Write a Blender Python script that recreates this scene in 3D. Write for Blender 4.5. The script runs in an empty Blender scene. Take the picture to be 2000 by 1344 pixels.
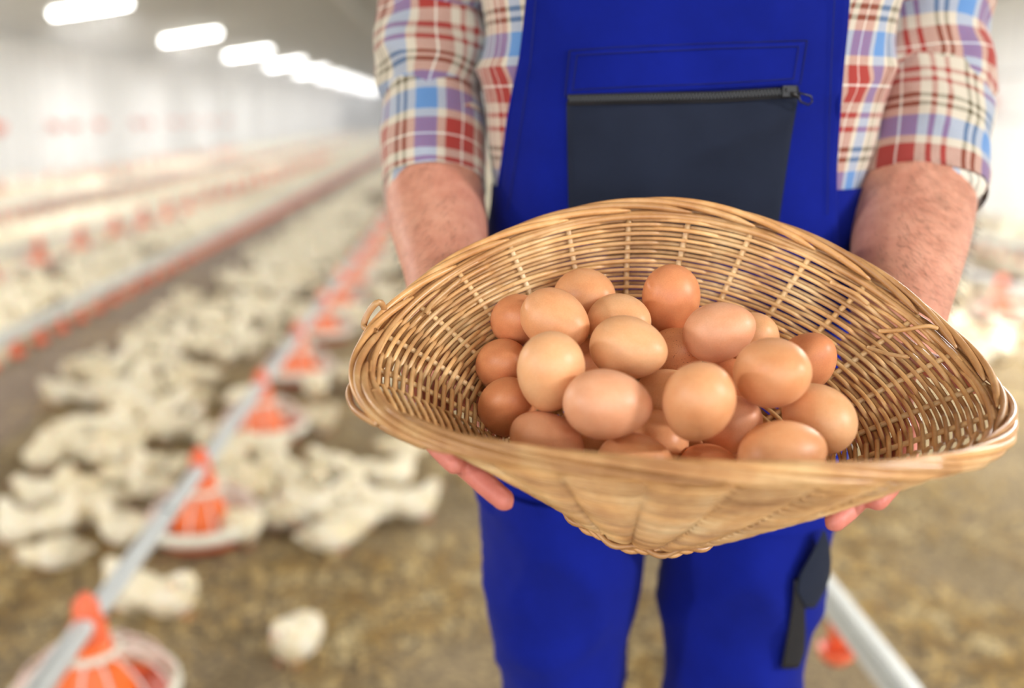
import bpy, bmesh, math, random, json
import numpy as np
from mathutils import Vector, Matrix, noise as mnoise
random.seed(7); np.random.seed(7)
C = bpy.context.scene.collection
SC = bpy.context.scene
PI = math.pi

# ------------------------------------------------------------------ camera, world, exposure
CAMH = 1.25; PITCH = math.radians(13.03); FPX = 1944.0
cam = bpy.data.cameras.new('camera'); camo = bpy.data.objects.new('camera', cam); C.objects.link(camo)
camo.location = (0, 0, CAMH); camo.rotation_euler = (PI/2 - PITCH, 0, 0)
cam.sensor_width = 36; cam.lens = FPX/2000*36
cam.dof.use_dof = True; cam.dof.focus_distance = 0.69; cam.dof.aperture_fstop = 2.35
cam.clip_start = 0.05; cam.clip_end = 300
SC.camera = camo
SC.view_settings.view_transform = 'Standard'; SC.view_settings.look = 'None'
SC.view_settings.gamma = 1; SC.view_settings.exposure = 0.45
try: SC.view_settings.use_curve_mapping = False
except Exception: pass
world = bpy.data.worlds.new('front_fill'); SC.world = world; world.use_nodes = True  # added soft front fill, let in by leaving the hall open behind the camera
world.node_tree.nodes['Background'].inputs[0].default_value = (0.93, 0.96, 1.0, 1)
world.node_tree.nodes['Background'].inputs[1].default_value = 2.35

YAW = math.radians(2.87)           # the house runs 2.87 degrees to the left of the view
cY, sY = math.cos(YAW), math.sin(YAW)
def hx(x, y, z=0.0): return Vector((x*cY - y*sY, x*sY + y*cY, z))     # house -> world

def area(name, loc, size, sizey, power, rot=(0,0,0), col=(1,1,1)):
    l = bpy.data.lights.new(name, 'AREA'); l.shape = 'RECTANGLE'; l.size = size; l.size_y = sizey
    l.energy = power; l.color = col
    o = bpy.data.objects.new(name, l); C.objects.link(o); o.location = loc; o.rotation_euler = rot
    return o
WALL_L, WALL_R, RIDGE_X, WALL_H, RIDGE_H = -8.7, 6.8, -0.95, 2.68, 3.85
def ceil_z(x):
    return WALL_H + (RIDGE_H-WALL_H)*((x-WALL_L)/(RIDGE_X-WALL_L) if x < RIDGE_X else (WALL_R-x)/(WALL_R-RIDGE_X))
LIGHT_ROWS = ((-5.9, 0.150), (4.0, -0.150))
LIGHT_YS = [10.95 + 6.1*k for k in range(-3, 11)]
for lx, sl in LIGHT_ROWS:
    for ly in LIGHT_YS:
        near = ly < 6 and lx > 0
        area('tube_light', hx(lx, ly, ceil_z(lx)-0.30), 1.2, 0.12, 210 if near else 185,
             (0, -math.atan(sl), YAW), (1.0, 0.985, 0.965))

# ------------------------------------------------------------------ helpers
FW = Vector((0, math.cos(PITCH), -math.sin(PITCH))); UPV = Vector((0, math.sin(PITCH), math.cos(PITCH)))
def AT(px, py, D): return Vector((0,0,CAMH)) + D*(FW + Vector((1,0,0))*((px-1000)/FPX) - UPV*((py-672)/FPX))
def ATZ(px, py, z):
    d = FW + Vector((1,0,0))*((px-1000)/FPX) - UPV*((py-672)/FPX)
    return Vector((0,0,CAMH)) + d*((z-CAMH)/d.z)
def PROJ(p):
    D = p[1]*math.cos(PITCH) + (CAMH-p[2])*math.sin(PITCH)
    if D < 0.05: return (-9e3, -9e3, D)
    return (1000+FPX*p[0]/D, 672+FPX*((CAMH-p[2])*math.cos(PITCH)-p[1]*math.sin(PITCH))/D, D)

def link(name, me, mats, parent=None, smooth=True):
    if smooth: me.shade_smooth()
    if not isinstance(mats, (list, tuple)): mats = [mats]
    if len(me.materials) == 0:
        for m in mats: me.materials.append(m)
    o = bpy.data.objects.new(name, me); C.objects.link(o)
    if parent: o.parent = parent
    return o
def wloc(parent):
    l = Vector((0,0,0)); p = parent
    while p: l += p.location; p = p.parent
    return l
def obj(name, vf, mats, parent=None, smooth=True, uv=None):
    """vf=(verts, faces) in world coordinates; parents are only translated"""
    off = wloc(parent)
    me = bpy.data.meshes.new(name)
    me.from_pydata([tuple(Vector(v)-off) for v in vf[0]], [], vf[1]); me.update()
    if uv is not None:
        l = me.uv_layers.new(name='UVMap')
        vi = np.empty(len(me.loops), dtype=np.int32); me.loops.foreach_get('vertex_index', vi)
        l.data.foreach_set('uv', np.asarray(uv, dtype=np.float32)[vi].ravel())
    return link(name, me, mats, parent, smooth)
def empty(name, loc=(0,0,0)):
    o = bpy.data.objects.new(name, None); C.objects.link(o); o.location = loc; o.empty_display_size = .05
    return o
def tag(o, label=None, cat=None, group=None, kind=None):
    if label: o['label'] = label
    if cat: o['category'] = cat
    if group: o['group'] = group
    if kind: o['kind'] = kind
    return o
def join(parts):
    V, F = [], []
    for v, f in parts:
        n = len(V); V += list(v); F += [tuple(i+n for i in q) for q in f]
    return V, F
def box(cx, cy, cz, sx, sy, sz, rot=0.0):
    c, s = math.cos(rot), math.sin(rot); V = []
    for z in (-1, 1):
        for x, y in ((-1,-1),(1,-1),(1,1),(-1,1)):
            a, b = x*sx/2, y*sy/2
            V.append((cx+a*c-b*s, cy+a*s+b*c, cz+z*sz/2))
    return V, [(0,3,2,1),(4,5,6,7),(0,1,5,4),(1,2,6,5),(2,3,7,6),(3,0,4,7)]
def hbox(x, y, z, sx, sy, sz):
    p = hx(x, y, z); return box(p.x, p.y, p.z, sx, sy, sz, YAW)
def tube(pts, rad, n=8, side=Vector((1,0,0)), closed=False, caps=True):
    """rad: list of r or (a,b): a along 'side', b across"""
    pts = [Vector(p) for p in pts]; m = len(pts); V = []; F = []
    for i, p in enumerate(pts):
        t = (pts[(i+1)%m]-pts[i-1]) if closed else (pts[min(i+1,m-1)]-pts[max(i-1,0)])
        t.normalize(); s = side - t*side.dot(t)
        if s.length < .05: s = Vector((0,0,1)) - t*t.z
        if s.length < .05: s = Vector((0,1,0)) - t*t.y
        s.normalize(); u = t.cross(s)
        r = rad[i] if isinstance(rad, list) else rad
        a, b = r if isinstance(r, (list, tuple)) else (r, r)
        for k in range(n):
            w = 2*PI*k/n; V.append(p + s*(a*math.cos(w)) + u*(b*math.sin(w)))
    R = m if closed else m-1
    for i in range(R):
        for k in range(n):
            j = (i+1) % m; l = (k+1) % n
            F.append((i*n+k, j*n+k, j*n+l, i*n+l)[::-1])
    if caps and not closed:
        F.append(tuple(range(n))); F.append(tuple((m-1)*n+k for k in range(n))[::-1])
    return V, F
def revolve(prof, n=24, cx=0, cy=0):
    """prof: list of (r,z)"""
    V, F = [], []
    for r, z in prof:
        for k in range(n):
            w = 2*PI*k/n; V.append((cx+r*math.cos(w), cy+r*math.sin(w), z))
    for i in range(len(prof)-1):
        for k in range(n):
            l = (k+1) % n; F.append((i*n+k, i*n+l, (i+1)*n+l, (i+1)*n+k))
    return V, F
def smoothpath(P, n):
    """Catmull-Rom through P (vectors of any length), n samples per span"""
    P = [np.array(p, float) for p in P]; out = []
    for i in range(len(P)-1):
        a = P[max(i-1,0)]; b = P[i]; c = P[i+1]; d = P[min(i+2,len(P)-1)]
        for k in range(n):
            t = k/n
            out.append(.5*((2*b)+(c-a)*t+(2*a-5*b+4*c-d)*t*t+(3*b-3*c+d-a)*t**3))
    out.append(P[-1]); return out
def lim(x, T):
    """piecewise-linear table lookup: T=[(x, v...),...]"""
    xs = [r[0] for r in T]; return [float(np.interp(x, xs, [r[k] for r in T])) for k in range(1, len(T[0]))]
def ellipsoid(c, r, rot=None, nu=14, nv=10):
    V = []; F = []
    for j in range(nv+1):
        a = PI*j/nv
        for i in range(nu):
            b = 2*PI*i/nu
            p = Vector((r[0]*math.sin(a)*math.cos(b), r[1]*math.sin(a)*math.sin(b), r[2]*math.cos(a)))
            if rot: p = rot @ p
            V.append(Vector(c)+p)
    for j in range(nv):
        for i in range(nu):
            F.append((j*nu+i, (j+1)*nu+i, (j+1)*nu+(i+1)%nu, j*nu+(i+1)%nu))
    return V, F
def remeshed(vf, voxel, smooth_it=4, name='tmp'):
    me = bpy.data.meshes.new(name); me.from_pydata([tuple(v) for v in vf[0]], [], vf[1])
    bm = bmesh.new(); bm.from_mesh(me); bmesh.ops.remove_doubles(bm, verts=bm.verts, dist=1e-5)
    bmesh.ops.recalc_face_normals(bm, faces=bm.faces); bm.to_mesh(me); bm.free()
    o = bpy.data.objects.new(name, me); C.objects.link(o)
    m = o.modifiers.new('r', 'REMESH'); m.mode = 'VOXEL'; m.voxel_size = voxel
    s = o.modifiers.new('s', 'SMOOTH'); s.iterations = smooth_it; s.factor = .5
    dg = bpy.context.evaluated_depsgraph_get()
    out = bpy.data.meshes.new_from_object(o.evaluated_get(dg))
    bpy.data.objects.remove(o); return out

# ------------------------------------------------------------------ materials
def s2l(c): return tuple(((v/255)/12.92 if v/255 <= .04045 else ((v/255+.055)/1.055)**2.4) for v in c) + (1,)
class NT:
    def __init__(s, name, rough=.6, spec=.5, metal=0.0):
        s.m = bpy.data.materials.new(name); s.m.use_nodes = True; s.t = s.m.node_tree; s.b = s.t.nodes['Principled BSDF']
        s.b.inputs['Roughness'].default_value = rough; s.b.inputs['Specular IOR Level'].default_value = spec
        s.b.inputs['Metallic'].default_value = metal
    def n(s, typ, **kw):
        o = s.t.nodes.new(typ)
        for k, v in kw.items():
            if hasattr(o, k) and not k[0].isupper(): setattr(o, k, v)
        return o
    def l(s, a, b): s.t.links.new(a, b)
    def noise(s, scale, detail=3, rough=.55, vec=None, dist=0):
        o = s.n('ShaderNodeTexNoise'); o.inputs['Scale'].default_value = scale; o.inputs['Detail'].default_value = detail
        o.inputs['Roughness'].default_value = rough; o.inputs['Distortion'].default_value = dist
        if vec: s.l(vec, o.inputs['Vector'])
        return o.outputs['Fac']
    def coord(s, what='Object', scale=(1,1,1), rot=(0,0,0)):
        c = s.n('ShaderNodeTexCoord'); m = s.n('ShaderNodeMapping'); m.inputs['Scale'].default_value = scale
        m.inputs['Rotation'].default_value = rot
        s.l(c.outputs[what], m.inputs['Vector']); return m.outputs['Vector']
    def ramp(s, fac, stops, interp='LINEAR'):
        r = s.n('ShaderNodeValToRGB'); cr = r.color_ramp; cr.interpolation = interp
        cr.elements[0].position = stops[0][0]; cr.elements[0].color = stops[0][1]
        cr.elements[1].position = stops[-1][0]; cr.elements[1].color = stops[-1][1]
        for p, c in stops[1:-1]:
            e = cr.elements.new(p); e.color = c
        s.l(fac, r.inputs['Fac']); return r.outputs['Color']
    def mix(s, fac, a, b, mode='MIX'):
        m = s.n('ShaderNodeMix'); m.data_type = 'RGBA'; m.blend_type = mode
        for v, k in ((fac, 0), (a, 6), (b, 7)):
            if isinstance(v, (int, float)) : m.inputs[k].default_value = v
            elif isinstance(v, tuple): m.inputs[k].default_value = v
            else: s.l(v, m.inputs[k])
        return m.outputs[2]
    def math(s, op, a, b=None):
        m = s.n('ShaderNodeMath'); m.operation = op
        for v, k in ((a, 0), (b, 1)):
            if v is None: continue
            if isinstance(v, (int, float)): m.inputs[k].default_value = v
            else: s.l(v, m.inputs[k])
        return m.outputs[0]
    def col(s, c):
        if isinstance(c, tuple): s.b.inputs['Base Color'].default_value = c
        else: s.l(c, s.b.inputs['Base Color'])
        return s
    def bump(s, h, strength=.3, dist=.002):
        b = s.n('ShaderNodeBump'); b.inputs['Strength'].default_value = strength; b.inputs['Distance'].default_value = dist
        s.l(h, b.inputs['Height']); s.l(b.outputs['Normal'], s.b.inputs['Normal']); return s
def simple(name, c, rough=.6, spec=.5, metal=0, var=.12, scale=30, bump=0, bscale=200, bd=.001):
    t = NT(name, rough, spec, metal); v = t.coord()
    a = s2l(c); lo = tuple(x*(1-var) for x in a[:3])+(1,); hi = tuple(min(1, x*(1+var)) for x in a[:3])+(1,)
    t.col(t.ramp(t.noise(scale, 3, .6, v), [(.3, lo), (.7, hi)]))
    if bump: t.bump(t.noise(bscale, 3, .6, v), bump, bd)
    return t.m
def objrand(t):
    o = t.n('ShaderNodeObjectInfo'); return o.outputs['Random']

# wicker
def wicker(name, c1, c2, c3, rough=.34):
    t = NT(name, rough, .5); v = t.coord('Object')
    a = t.ramp(t.noise(28, 4, .6, v), [(.3, s2l(c1)), (.52, s2l(c2)), (.75, s2l(c3))])
    r = objrand(t)
    tint = t.ramp(r, [(0, (.74, .70, .66, 1)), (.5, (1, 1, 1, 1)), (1, (1.16, 1.12, 1.02, 1))])
    cc = t.mix(1.0, a, tint, 'MULTIPLY')
    kn = t.ramp(t.noise(420, 2, .6, v), [(.24, (.55, .42, .32, 1)), (.33, (1, 1, 1, 1))])
    t.col(t.mix(.6, cc, kn, 'MULTIPLY')); t.bump(t.noise(900, 2, .5, v), .12, .0006)
    t.b.inputs['Coat Weight'].default_value = .12; t.b.inputs['Coat Roughness'].default_value = .3
    return t.m
M = {}
M['weaver'] = wicker('willow_weaver', (174,126,80), (208,164,112), (232,202,154))
M['stake'] = wicker('willow_stake', (208,164,110), (228,190,138), (242,216,172))
M['border'] = wicker('willow_border', (178,126,78), (204,156,104), (226,190,138))
# eggs
def eggmat(name, c, dark, speck=False):
    t = NT(name, .42, .45); v = t.coord('Object')
    base = t.ramp(t.noise(1.6, 3, .5, v), [(.3, s2l(dark)), (.65, s2l(c))])
    fine = t.ramp(t.noise(26, 2, .6, v), [(.3, (.93, .90, .88, 1)), (.7, (1.03, 1.03, 1.03, 1))])
    cc = t.mix(1.0, base, fine, 'MULTIPLY')
    if speck:
        sp = t.ramp(t.noise(22, 1, .5, v), [(.28, (.35, .2, .13, 1)), (.33, (1, 1, 1, 1))])
        cc = t.mix(.9, cc, sp, 'MULTIPLY')
    t.col(cc); t.b.inputs['Subsurface Weight'].default_value = .12; t.b.inputs['Subsurface Radius'].default_value = (.6, .25, .12)
    t.b.inputs['Subsurface Scale'].default_value = .006
    t.bump(t.noise(70, 2, .5, v), .05, .01)
    return t.m
EM = {'tan': eggmat('egg_shell_tan', (236,176,128), (228,160,110)), 'pink': eggmat('egg_shell_pink', (238,180,142), (230,164,124)),
      'brown': eggmat('egg_shell_brown', (228,154,106), (216,138,92)), 'light': eggmat('egg_shell_light', (240,188,140), (234,174,124)),
      'speck': eggmat('egg_shell_speckled', (232,170,124), (224,156,110), True)}
# cloth
def cloth(name, c, var=.12, twill=True):
    t = NT(name, .88, .1); v = t.coord('Object')
    a = s2l(c); lo = tuple(x*(1-var) for x in a[:3])+(1,); hi = tuple(min(1, x*(1+var)) for x in a[:3])+(1,)
    base = t.ramp(t.noise(14, 5, .65, v), [(.3, lo), (.7, hi)])
    t.col(base)
    w = t.n('ShaderNodeTexWave'); w.inputs['Scale'].default_value = 320; w.inputs['Distortion'].default_value = .6
    t.l(t.coord('Object', rot=(0, .8, 0)), w.inputs['Vector'])
    mm = t.math('ADD', t.math('MULTIPLY', w.outputs['Fac'], .35), t.noise(60, 4, .65, v))
    t.bump(mm, .25, .0015)
    t.b.inputs['Sheen Weight'].default_value = .03; t.b.inputs['Sheen Roughness'].default_value = .5
    return t.m
M['blue'] = cloth('royal_blue_workwear_cotton', (11,27,126))
M['navy'] = cloth('black_navy_reinforcement_cloth', (34,40,56))
M['thread'] = simple('navy_thread', (14,18,70), .8)
M['black'] = simple('black_zip_tape', (18,18,24), .8)
M['teeth'] = simple('black_plastic_teeth', (20,20,23), .35, .45)
def plaid():
    t = NT('plaid_flannel', .9, .15)
    cream, blue, olive, red, white = s2l((208,199,182)), s2l((96,140,196)), s2l((80,72,44)), s2l((160,58,52)), s2l((240,235,225))
    st = [(0,blue),(.17,cream),(.24,olive),(.275,cream),(.315,olive),(.35,cream),(.46,red),(.50,cream),(.56,red),(.60,cream),(.67,red),(.785,white),(.80,red),(.93,cream)]
    uv = t.n('ShaderNodeUVMap'); sp = t.n('ShaderNodeSeparateXYZ'); t.l(uv.outputs['UV'], sp.inputs['Vector'])
    per = 1/.118
    a = t.ramp(t.math('FRACT', t.math('MULTIPLY', sp.outputs['X'], per)), st, 'CONSTANT')
    b = t.ramp(t.math('FRACT', t.math('MULTIPLY', sp.outputs['Y'], per)), st, 'CONSTANT')
    w = t.n('ShaderNodeMath'); w.operation = 'FRACT'
    t.l(t.math('MULTIPLY', t.math('ADD', sp.outputs['X'], sp.outputs['Y']), 520.0), w.inputs[0])
    tw = t.math('ADD', t.math('MULTIPLY', t.math('GREATER_THAN', w.outputs[0], .5), .44), .28)
    t.col(t.mix(tw, a, b)); v = t.coord('Object')
    t.bump(t.noise(90, 3, .6, v), .3, .0015)
    t.b.inputs['Sheen Weight'].default_value = .3
    return t.m
M['plaid'] = plaid()
def skin():
    t = NT('skin', .5, .4); v = t.coord('Object')
    a = t.ramp(t.noise(18, 5, .65, v), [(.28, s2l((204,140,118))), (.5, s2l((214,154,130))), (.75, s2l((222,166,142)))])
    p = t.ramp(t.noise(70, 3, .6, v), [(.35, (.93,.86,.84,1)), (.65, (1.03,1.03,1.03,1))])
    # hands are redder than forearms (blood in the palms and fingertips)
    s = t.n('ShaderNodeSeparateXYZ'); t.l(t.n('ShaderNodeNewGeometry').outputs['Position'], s.inputs['Vector'])
    hand = t.ramp(t.math('MULTIPLY', s.outputs['Y'], 1.0), [(.60, (.97,.70,.78,1)), (.74, (1,1,1,1))])
    t.col(t.mix(1.0, t.mix(1.0, a, p, 'MULTIPLY'), hand, 'MULTIPLY'))
    t.b.inputs['Subsurface Weight'].default_value = .15; t.b.inputs['Subsurface Radius'].default_value = (1, .35, .2)
    t.b.inputs['Subsurface Scale'].default_value = .008
    t.bump(t.noise(260, 4, .6, v), .25, .0008); return t.m
M['skin'] = skin()
M['hair'] = simple('dark_brown_hair', (70,48,34), .6)
# house
M['wallw'] = simple('white_wall_panel', (240,241,240), .65, .3, 0, .03, 1.2)
M['wallseam'] = simple('grey_wall_joint', (196,196,194), .7)
M['ceil'] = simple('grey_ceiling_sheet', (184,184,176), .75, .25, 0, .05, .8)
M['white'] = simple('white_plastic', (226,226,218), .45, .5, 0, .05)
M['ring'] = simple('aged_white_plastic', (226,224,208), .4, .5, 0, .06)
M['orange'] = simple('orange_plastic', (238,112,40), .38, .5, 0, .1)
M['orangered'] = simple('red_orange_plastic', (234,106,64), .42, .5, 0, .1)
M['pinkwhite'] = simple('translucent_pinkish_plastic', (226,206,200), .4)
M['galv'] = simple('galvanised_steel', (196,202,204), .42, .5, .35, .08, 60)
M['alu'] = simple('aluminium_rail', (214,218,216), .45, .5, .2, .05, 40)
M['cord'] = simple('grey_cord', (150,150,148), .8)
def litter():
    t = NT('litter_floor', .95, .15); v = t.coord('Object')
    a = t.ramp(t.noise(3.2, 6, .7, v), [(.3, s2l((146,130,106))), (.5, s2l((172,156,130))), (.7, s2l((188,172,146)))])
    b = t.ramp(t.noise(55, 5, .75, v), [(.36, s2l((88,74,62))), (.5, s2l((158,140,114))), (.58, s2l((214,190,138))), (.7, s2l((238,224,180)))])
    c = t.mix(.6, a, b)
    big = t.ramp(t.noise(.9, 3, .6, v), [(.35, (.84,.83,.82,1)), (.65, (1.06,1.04,1.0,1))])
    t.col(t.mix(1.0, c, big, 'MULTIPLY')); t.bump(t.noise(60, 6, .75, v), .9, .02)
    return t.m
M['litter'] = litter()
M['path'] = None
def trod():
    t = NT('trodden_litter', .95, .15); v = t.coord('Object')
    t.col(t.ramp(t.noise(30, 6, .7, v), [(.32, s2l((112,96,82))), (.52, s2l((136,120,104))), (.72, s2l((154,138,118)))]))
    t.bump(t.noise(40, 5, .7, v), .6, .01); return t.m
M['path'] = trod()
def strawm():
    t = NT('straw', .7, .3); v = t.coord('Object')
    t.col(t.ramp(t.noise(9, 3, .6, v), [(.35, s2l((156,122,68))), (.5, s2l((206,174,108))), (.68, s2l((242,226,180)))])); return t.m
M['straw'] = strawm()
def chickm(name, c1, c2, c3):
    t = NT(name, .95, .1); v = t.coord('Object')
    a = t.ramp(t.noise(26, 4, .65, v), [(.32, s2l(c1)), (.5, s2l(c2)), (.68, s2l(c3))])
    r = t.ramp(objrand(t), [(0, (.93,.89,.80,1)), (.5, (1,1,1,1)), (1, (1.04,1.03,1.0,1))])
    t.col(t.mix(1.0, a, r, 'MULTIPLY')); t.bump(t.noise(160, 4, .7, v), .8, .004)
    t.b.inputs['Subsurface Weight'].default_value = .1; t.b.inputs['Subsurface Scale'].default_value = .01
    return t.m
M['chick'] = chickm('cream_chick_down', (230,212,168), (242,233,208), (250,246,234))
M['chickfar'] = chickm('cream_flock_down', (220,206,170), (238,229,204), (248,243,228))
M['beak'] = simple('chick_beak_and_legs', (226,160,120), .55)
M['eye'] = simple('black_eye', (16,12,10), .15, .7)
def emis(name, c, s):
    m = bpy.data.materials.new(name); m.use_nodes = True; t = m.node_tree; b = t.nodes['Principled BSDF']
    b.inputs['Base Color'].default_value = (1,1,1,1)
    b.inputs['Emission Color'].default_value = c; b.inputs['Emission Strength'].default_value = s; return m
M['lamp'] = emis('lit_fluorescent_tube', (1, .985, .95, 1), 14.0)
# ------------------------------------------------------------------ the house
Y0, Y1 = -7.0, 82.0
def hquad(name, pts, m, kind='structure', parent=None):
    o = obj(name, ([hx(*p) for p in pts], [tuple(range(len(pts)))]), m, parent, False)
    if kind: o['kind'] = kind
    return o
# litter floor: a gently uneven grid near the camera, coarse further off
def floor_mesh():
    xs = np.concatenate([np.linspace(WALL_L, -3.2, 12)[:-1], np.linspace(-3.2, 3.2, 110), np.linspace(3.2, WALL_R, 9)[1:]])
    ys = np.concatenate([np.linspace(Y0, 1.2, 8)[:-1], np.linspace(1.2, 8, 120), np.linspace(8, Y1, 60)[1:]])
    V = []; F = []
    for y in ys:
        for x in xs:
            z = .008*mnoise.noise(Vector((x*3, y*3, 0))) + .004*mnoise.noise(Vector((x*14, y*14, 3)))
            V.append(hx(x, y, z-.004))
    n = len(xs)
    for j in range(len(ys)-1):
        for i in range(n-1): F.append((j*n+i, j*n+i+1, (j+1)*n+i+1, (j+1)*n+i))
    return V, F
o = obj('floor', floor_mesh(), M['litter']); o['kind'] = 'structure'
# bare trodden lanes beside the drinker lines, sunk into the litter
for ln, (xa, xb, ya, yb) in enumerate(((-2.42, -1.78, 2.0, 60), (-5.55, -4.95, 4, 60), (3.85, 4.35, 5, 60))):
    V = []; F = []; k = 0
    ys = np.linspace(ya, yb, 60)
    for y in ys:
        for fx in (0, .15, .5, .85, 1):
            x = xa+(xb-xa)*fx + (.07*mnoise.noise(Vector((y*1.3, xa*(1+fx), 0))) if fx in (0, 1) else 0)
            V.append(hx(x, y, .012-.004*(fx in (0,1))*2))
    for j in range(59):
        for i in range(4): F.append((j*5+i, j*5+i+1, (j+1)*5+i+1, (j+1)*5+i))
    o = obj('trim_%d' % (ln+1), (V, F), M['path']); o['kind'] = 'structure'
def wallbox(name, x, t, h, m):
    p = join([hbox(x, (Y0+Y1)/2, h/2, t, Y1-Y0, h)]); o = obj(name, p, m, None, False); o['kind'] = 'structure'; return o
wl = wallbox('wall_left', WALL_L-.06, .12, WALL_H+.02, M['wallw'])
wr = wallbox('wall_right', WALL_R+.06, .12, WALL_H+.02, M['wallw'])
we = obj('wall_far', ([hx(WALL_L-.1, Y1, 0), hx(WALL_R+.1, Y1, 0), hx(WALL_R+.1, Y1, WALL_H), hx(RIDGE_X, Y1, RIDGE_H), hx(WALL_L-.1, Y1, WALL_H),
                      hx(WALL_L-.1, Y1+.12, 0), hx(WALL_R+.1, Y1+.12, 0), hx(WALL_R+.1, Y1+.12, WALL_H), hx(RIDGE_X, Y1+.12, RIDGE_H), hx(WALL_L-.1, Y1+.12, WALL_H)],
                     [(0,1,2,3,4),(9,8,7,6,5)]), M['wallw'], None, False); we['kind'] = 'structure'
# wall panels joints (each panel is 3 m long, joined by a recessed strip) and the wall-top rail
for side, wx, par in ((1, WALL_L, wl), (-1, WALL_R, wr)):
    k = 0
    for y in np.arange(1.5, 44, 3.0):
        obj('panel_joint', hbox(wx+side*.004, y, WALL_H/2, .012, .035, WALL_H-.02), M['wallseam'], par, False)
o = obj('trim_4', join([hbox(WALL_L+.03, (Y0+Y1)/2, WALL_H-.10, .07, Y1-Y0, .18)]), M['white'], None, False); o['kind'] = 'structure'
o = obj('trim_5', join([hbox(WALL_R-.03, (Y0+Y1)/2, WALL_H-.10, .07, Y1-Y0, .18)]), M['white'], None, False); o['kind'] = 'structure'
# horizontal ledge lines on the right wall (seen beside the right sleeve)
for ln, zz in enumerate((1.72, 1.18)):
    o = obj('trim_%d' % (ln+6), hbox(WALL_R-.012, 25, zz, .03, 60, .03), M['wallseam'], None, False); o['kind'] = 'structure'
# ceiling: two sheet slopes, each with corrugation ribs running across
V = []; F = []
cx_ = [WALL_L-.2, RIDGE_X, WALL_R+.2]; cz_ = [ceil_z(WALL_L)-.03, RIDGE_H, ceil_z(WALL_R)-.03]
for t_ in (0, .1):
    for y in (Y0, Y1):
        for x, z in zip(cx_, cz_): V.append(hx(x, y, z+t_))
F = [(0,1,4,3),(1,2,5,4),(6,9,10,7),(7,10,11,8),(0,6,7,1),(1,7,8,2),(3,4,10,9),(4,5,11,10),(0,3,9,6),(2,8,11,5)]
ce = obj('ceiling', (V, F), M['ceil'], None, False); ce['kind'] = 'structure'
for y in np.arange(3.0, 60, 1.5):
    for xa, xb in ((WALL_L, RIDGE_X), (RIDGE_X, WALL_R)):
        a, b = hx(xa, y, ceil_z(xa)-.012), hx(xb, y, ceil_z(xb)-.012)
        obj('sheet_joint', tube([a, b], .022, 4), M['ceil'], ce, False)
# white service duct hanging under the ridge
xd = -2.35
du = empty('trim_8', hx(xd, 10, 3.5)); du['kind'] = 'structure'
obj('duct', tube([hx(xd, -3, 3.52), hx(xd, 78, 3.52)], .075, 10), M['white'], du)
# ------------------------------------------------------------------ light fittings
g = 'fluorescent fittings hung in two rows under the ceiling'
names_l = {1: 'lit tube fitting cut by the photo\'s top edge, largest in the left row',
           2: 'lit tube fitting, second from the top in the left ceiling row', 3: 'lit tube fitting, third from the top in the left ceiling row',
           4: 'lit tube fitting, fourth down the left row'}
for lx, sl in LIGHT_ROWS:
    left = lx < 0; cnt = 0
    for ly in LIGHT_YS:
        p = hx(lx, ly, ceil_z(lx)-.17)
        if not left and ly > 40: continue
        e = empty('ceiling_lamp', p)
        a = Vector((cY, sY, sl)).normalized()
        vis = left and ly > 13
        if vis: cnt += 1
        if vis: lab = names_l.get(cnt, 'distant lit tube merging into the glow ending the left row')
        else: lab = 'tube fitting of the hall lighting, hung outside the picture'
        tag(e, lab, 'lamp', g)
        obj('lamp_housing', tube([p-a*.66+Vector((0,0,.02)), p+a*.66+Vector((0,0,.02))], (.075, .028), 8, Vector((-sY, cY, 0))), M['white'], e)
        obj('tube', tube([p-a*.60-Vector((0,0,.045)), p+a*.60-Vector((0,0,.045))], (.07, .04), 10, Vector((-sY, cY, 0))), M['lamp'], e)
        for q in (-.5, .5):
            obj('hanger', tube([p+a*q+Vector((0,0,.03)), p+a*q+Vector((0,0,.30 if abs(lx) > 2 else .2))], .006, 5), M['cord'], e)
# small orange fixtures on the left wall
fy = [18.0, 19.3, 22.0, 23.1, 24.7, 27.5, 28.6, 31, 33, 35.5, 38]
fr = empty('x', (0,0,0)); bpy.data.objects.remove(fr)
fm = None
for k, y in enumerate(fy):
    p = hx(WALL_L+.14, y, .985)
    e = empty('wall_cup', p)
    e.scale = (2,2,2) if k < 2 else (1.5,1.5,1.5)
    if fm is None:
        fm = [obj('cup', revolve([(.001,-.06),(.04,-.055),(.07,0),(.075,.04),(.06,.045),(.04,.0)], 14), M['orangered'], None), obj('bracket', box(-.09, 0, .04, .14, .05, .05), M['orangered'], None, False)]
        for q in fm: q.parent = e
    else:
        for q in fm:
            c = q.copy(); C.objects.link(c); c.parent = e
    tag(e, ['small red cup mounted on the white wall at the left edge of the photo', 'small red cup mounted on the white wall, second from the left edge'][k] if k < 2 else
        'faint small red cup in the far run along the white left wall', 'wall cup', 'red cups along the left wall')
e = empty('wall_cup', hx(WALL_R-.14, 12.75, 1.37)); e.scale = (1.7,1.7,1.9)
for q in fm:
    c = q.copy(); C.objects.link(c); c.parent = e
tag(e, 'single red cup on the right wall beside the rolled right sleeve', 'wall cup')

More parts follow.
